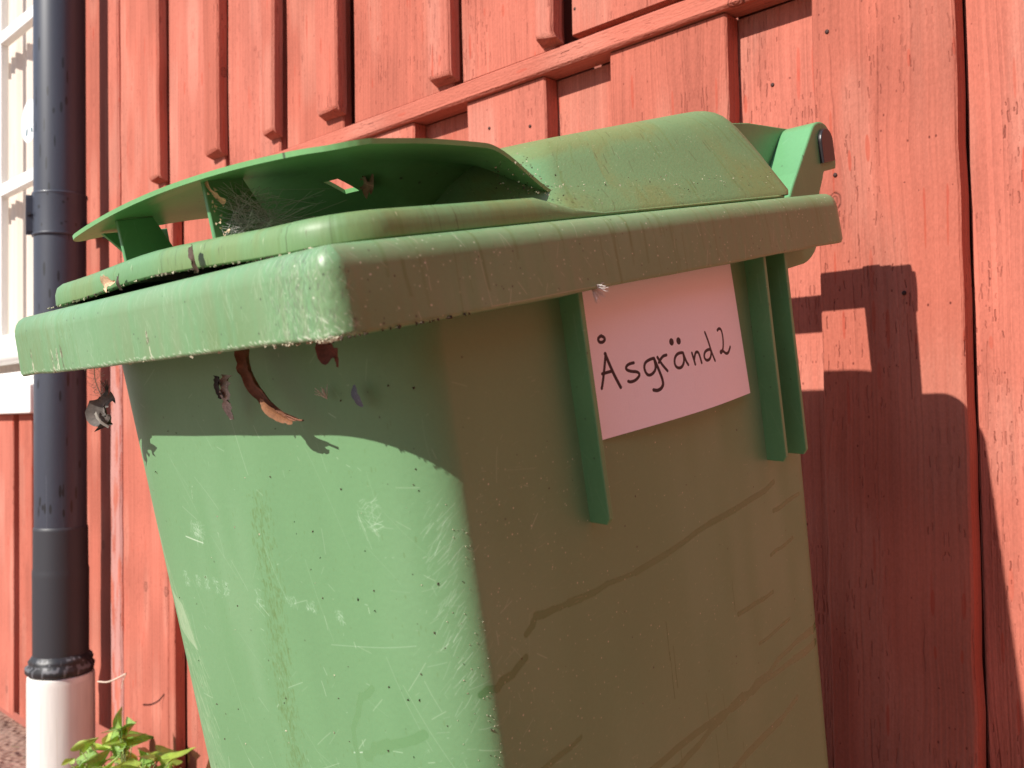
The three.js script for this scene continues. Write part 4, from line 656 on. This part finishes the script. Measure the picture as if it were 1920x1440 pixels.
// ---------------------------------------------------------------- weeds by the drain pipe
{
  seed = 321;
  const shape = new THREE.Shape(); shape.moveTo(0, 0); shape.bezierCurveTo(-0.10, -0.16, -0.36, -0.30, -0.42, -0.22); shape.bezierCurveTo(-0.34, 0.1, -0.26, 0.35, 0, 1); shape.bezierCurveTo(0.26, 0.35, 0.34, 0.1, 0.42, -0.22); shape.bezierCurveTo(0.36, -0.30, 0.10, -0.16, 0, 0);
  const leafGeo = (s) => { const g = new THREE.ShapeGeometry(shape, 8), p = g.attributes.position; for (let i = 0; i < p.count; i++) { const X = p.getX(i), Y = p.getY(i); p.setZ(i, 0.35 * Math.abs(X) - 0.28 * Y * Y + 0.08 * Math.sin(Y * 6 + s)); } g.computeVertexNormals(); return g; };
  const LG = [leafGeo(0), leafGeo(2), leafGeo(4)];
  const lm = (r, g, b, s) => { const [c] = canvas(64, 64, (x, y) => { const k = 0.8 + 0.35 * noise(x / 12, y / 12, s) + 0.15 * noise(x / 3, y / 3, s + 1); return [r * k, g * k, b * k]; }); return mat({ map: tex(c, true), roughness: 0.5, transmission: 0.4, thickness: 0 }); };
  const LM = [lm(0.34, 0.50, 0.06, 1), lm(0.24, 0.42, 0.07, 3), lm(0.42, 0.56, 0.10, 5), lm(0.55, 0.48, 0.20, 7)], stem = mat({ color: C(0.25, 0.28, 0.10), roughness: 0.7 });
  const plant = (label, x, z, h, n, spread, mats, leaf, topN = 0) => {
    const y0 = groundHeight(x, z), t = thing('weed', label, 'plant', V3(x, y0, z), undefined), stems = [];
    for (let k = 0; k < n; k++) {
      const tall = k < topN, hh = tall ? h : h * rr(0.35, 0.74), a = rnd() * 6.28, rad = tall ? spread * 0.12 * rnd() : spread * Math.sqrt(rnd()), e = V3(Math.cos(a) * rad + (tall ? 0.01 : 0), tall ? hh * (0.78 + 0.2 * k / topN) : hh, Math.sin(a) * rad * 0.6 + 0.01);
      stems.push(tube([V3(rr(-0.03, 0.03), 0, 0), V3(e.x * 0.4, e.y * 0.6, e.z * 0.4), e], 0.0016, 8, 5));
      const l = mesh('leaf', LG[k % 3], mats[Math.floor(rnd() * mats.length)], t);
      l.position.copy(e); l.scale.setScalar(leaf * rr(0.65, 1.15)); l.rotation.set(-0.5 + rr(-0.9, 0.7), a * 0 + rr(-2.2, 2.2), rr(-1.6, 1.6), 'YXZ');
    }
    mesh('stem', mergeGeometries(stems), stem, t);
  };
  plant('leafy yellow-green weed at the wall foot between the white drain pipe and the bin', wx(-2.13), wz(-0.83), 0.35, 110, 0.21, LM.slice(0, 3), 0.062, 9);
  plant('small pale reddish-green weed at the wall foot right beside the bin', wx(-1.975), wz(-0.86), 0.235, 16, 0.07, [LM[3], LM[2], LM[3]], 0.058);
  const d = thing('dry_twig', 'thin pale dry twig lying across the top of the leafy weed', 'twig', V3(wx(-2.27), wy(-0.835), wz(-0.86)));
  mesh('twig', tube([V3(-0.06, -0.005, 0.02), V3(-0.01, 0.002, 0.015), V3(0.04, 0.02, 0.01), V3(0.072, 0.036, 0)], 0.0022, 12, 6), mat({ color: C(0.62, 0.48, 0.38), roughness: 0.8 }), d);
  mesh('side_twig', tube([V3(0.072, 0.036, 0), V3(0.062, 0.015, 0.004), V3(0.058, -0.004, 0.006)], 0.0012, 8, 5), mat({ color: C(0.62, 0.48, 0.38), roughness: 0.8 }), d);
  // dry stalks between
  const st = []; for (let k = 0; k < 130; k++) { const x = wx(rr(-2.75, -1.9)), z = wz(-0.95) + rr(0.02, 0.22), y = groundHeight(x, z), l = rr(0.03, 0.12); st.push(tube([V3(x, y, z), V3(x + rr(-0.03, 0.03), y + l * 0.7, z + rr(-0.02, 0.02)), V3(x + rr(-0.07, 0.07), y + l, z + rr(-0.04, 0.04))], 0.001, 5, 4)); }
  const s = mesh('dry_grass', mergeGeometries(st), mat({ color: C(0.45, 0.33, 0.2), roughness: 0.9 }), scene); s.userData = { kind: 'stuff', label: 'dry brown stalks in the soil around the weeds', category: 'dry grass' };
}

renderer.render(scene, camera);
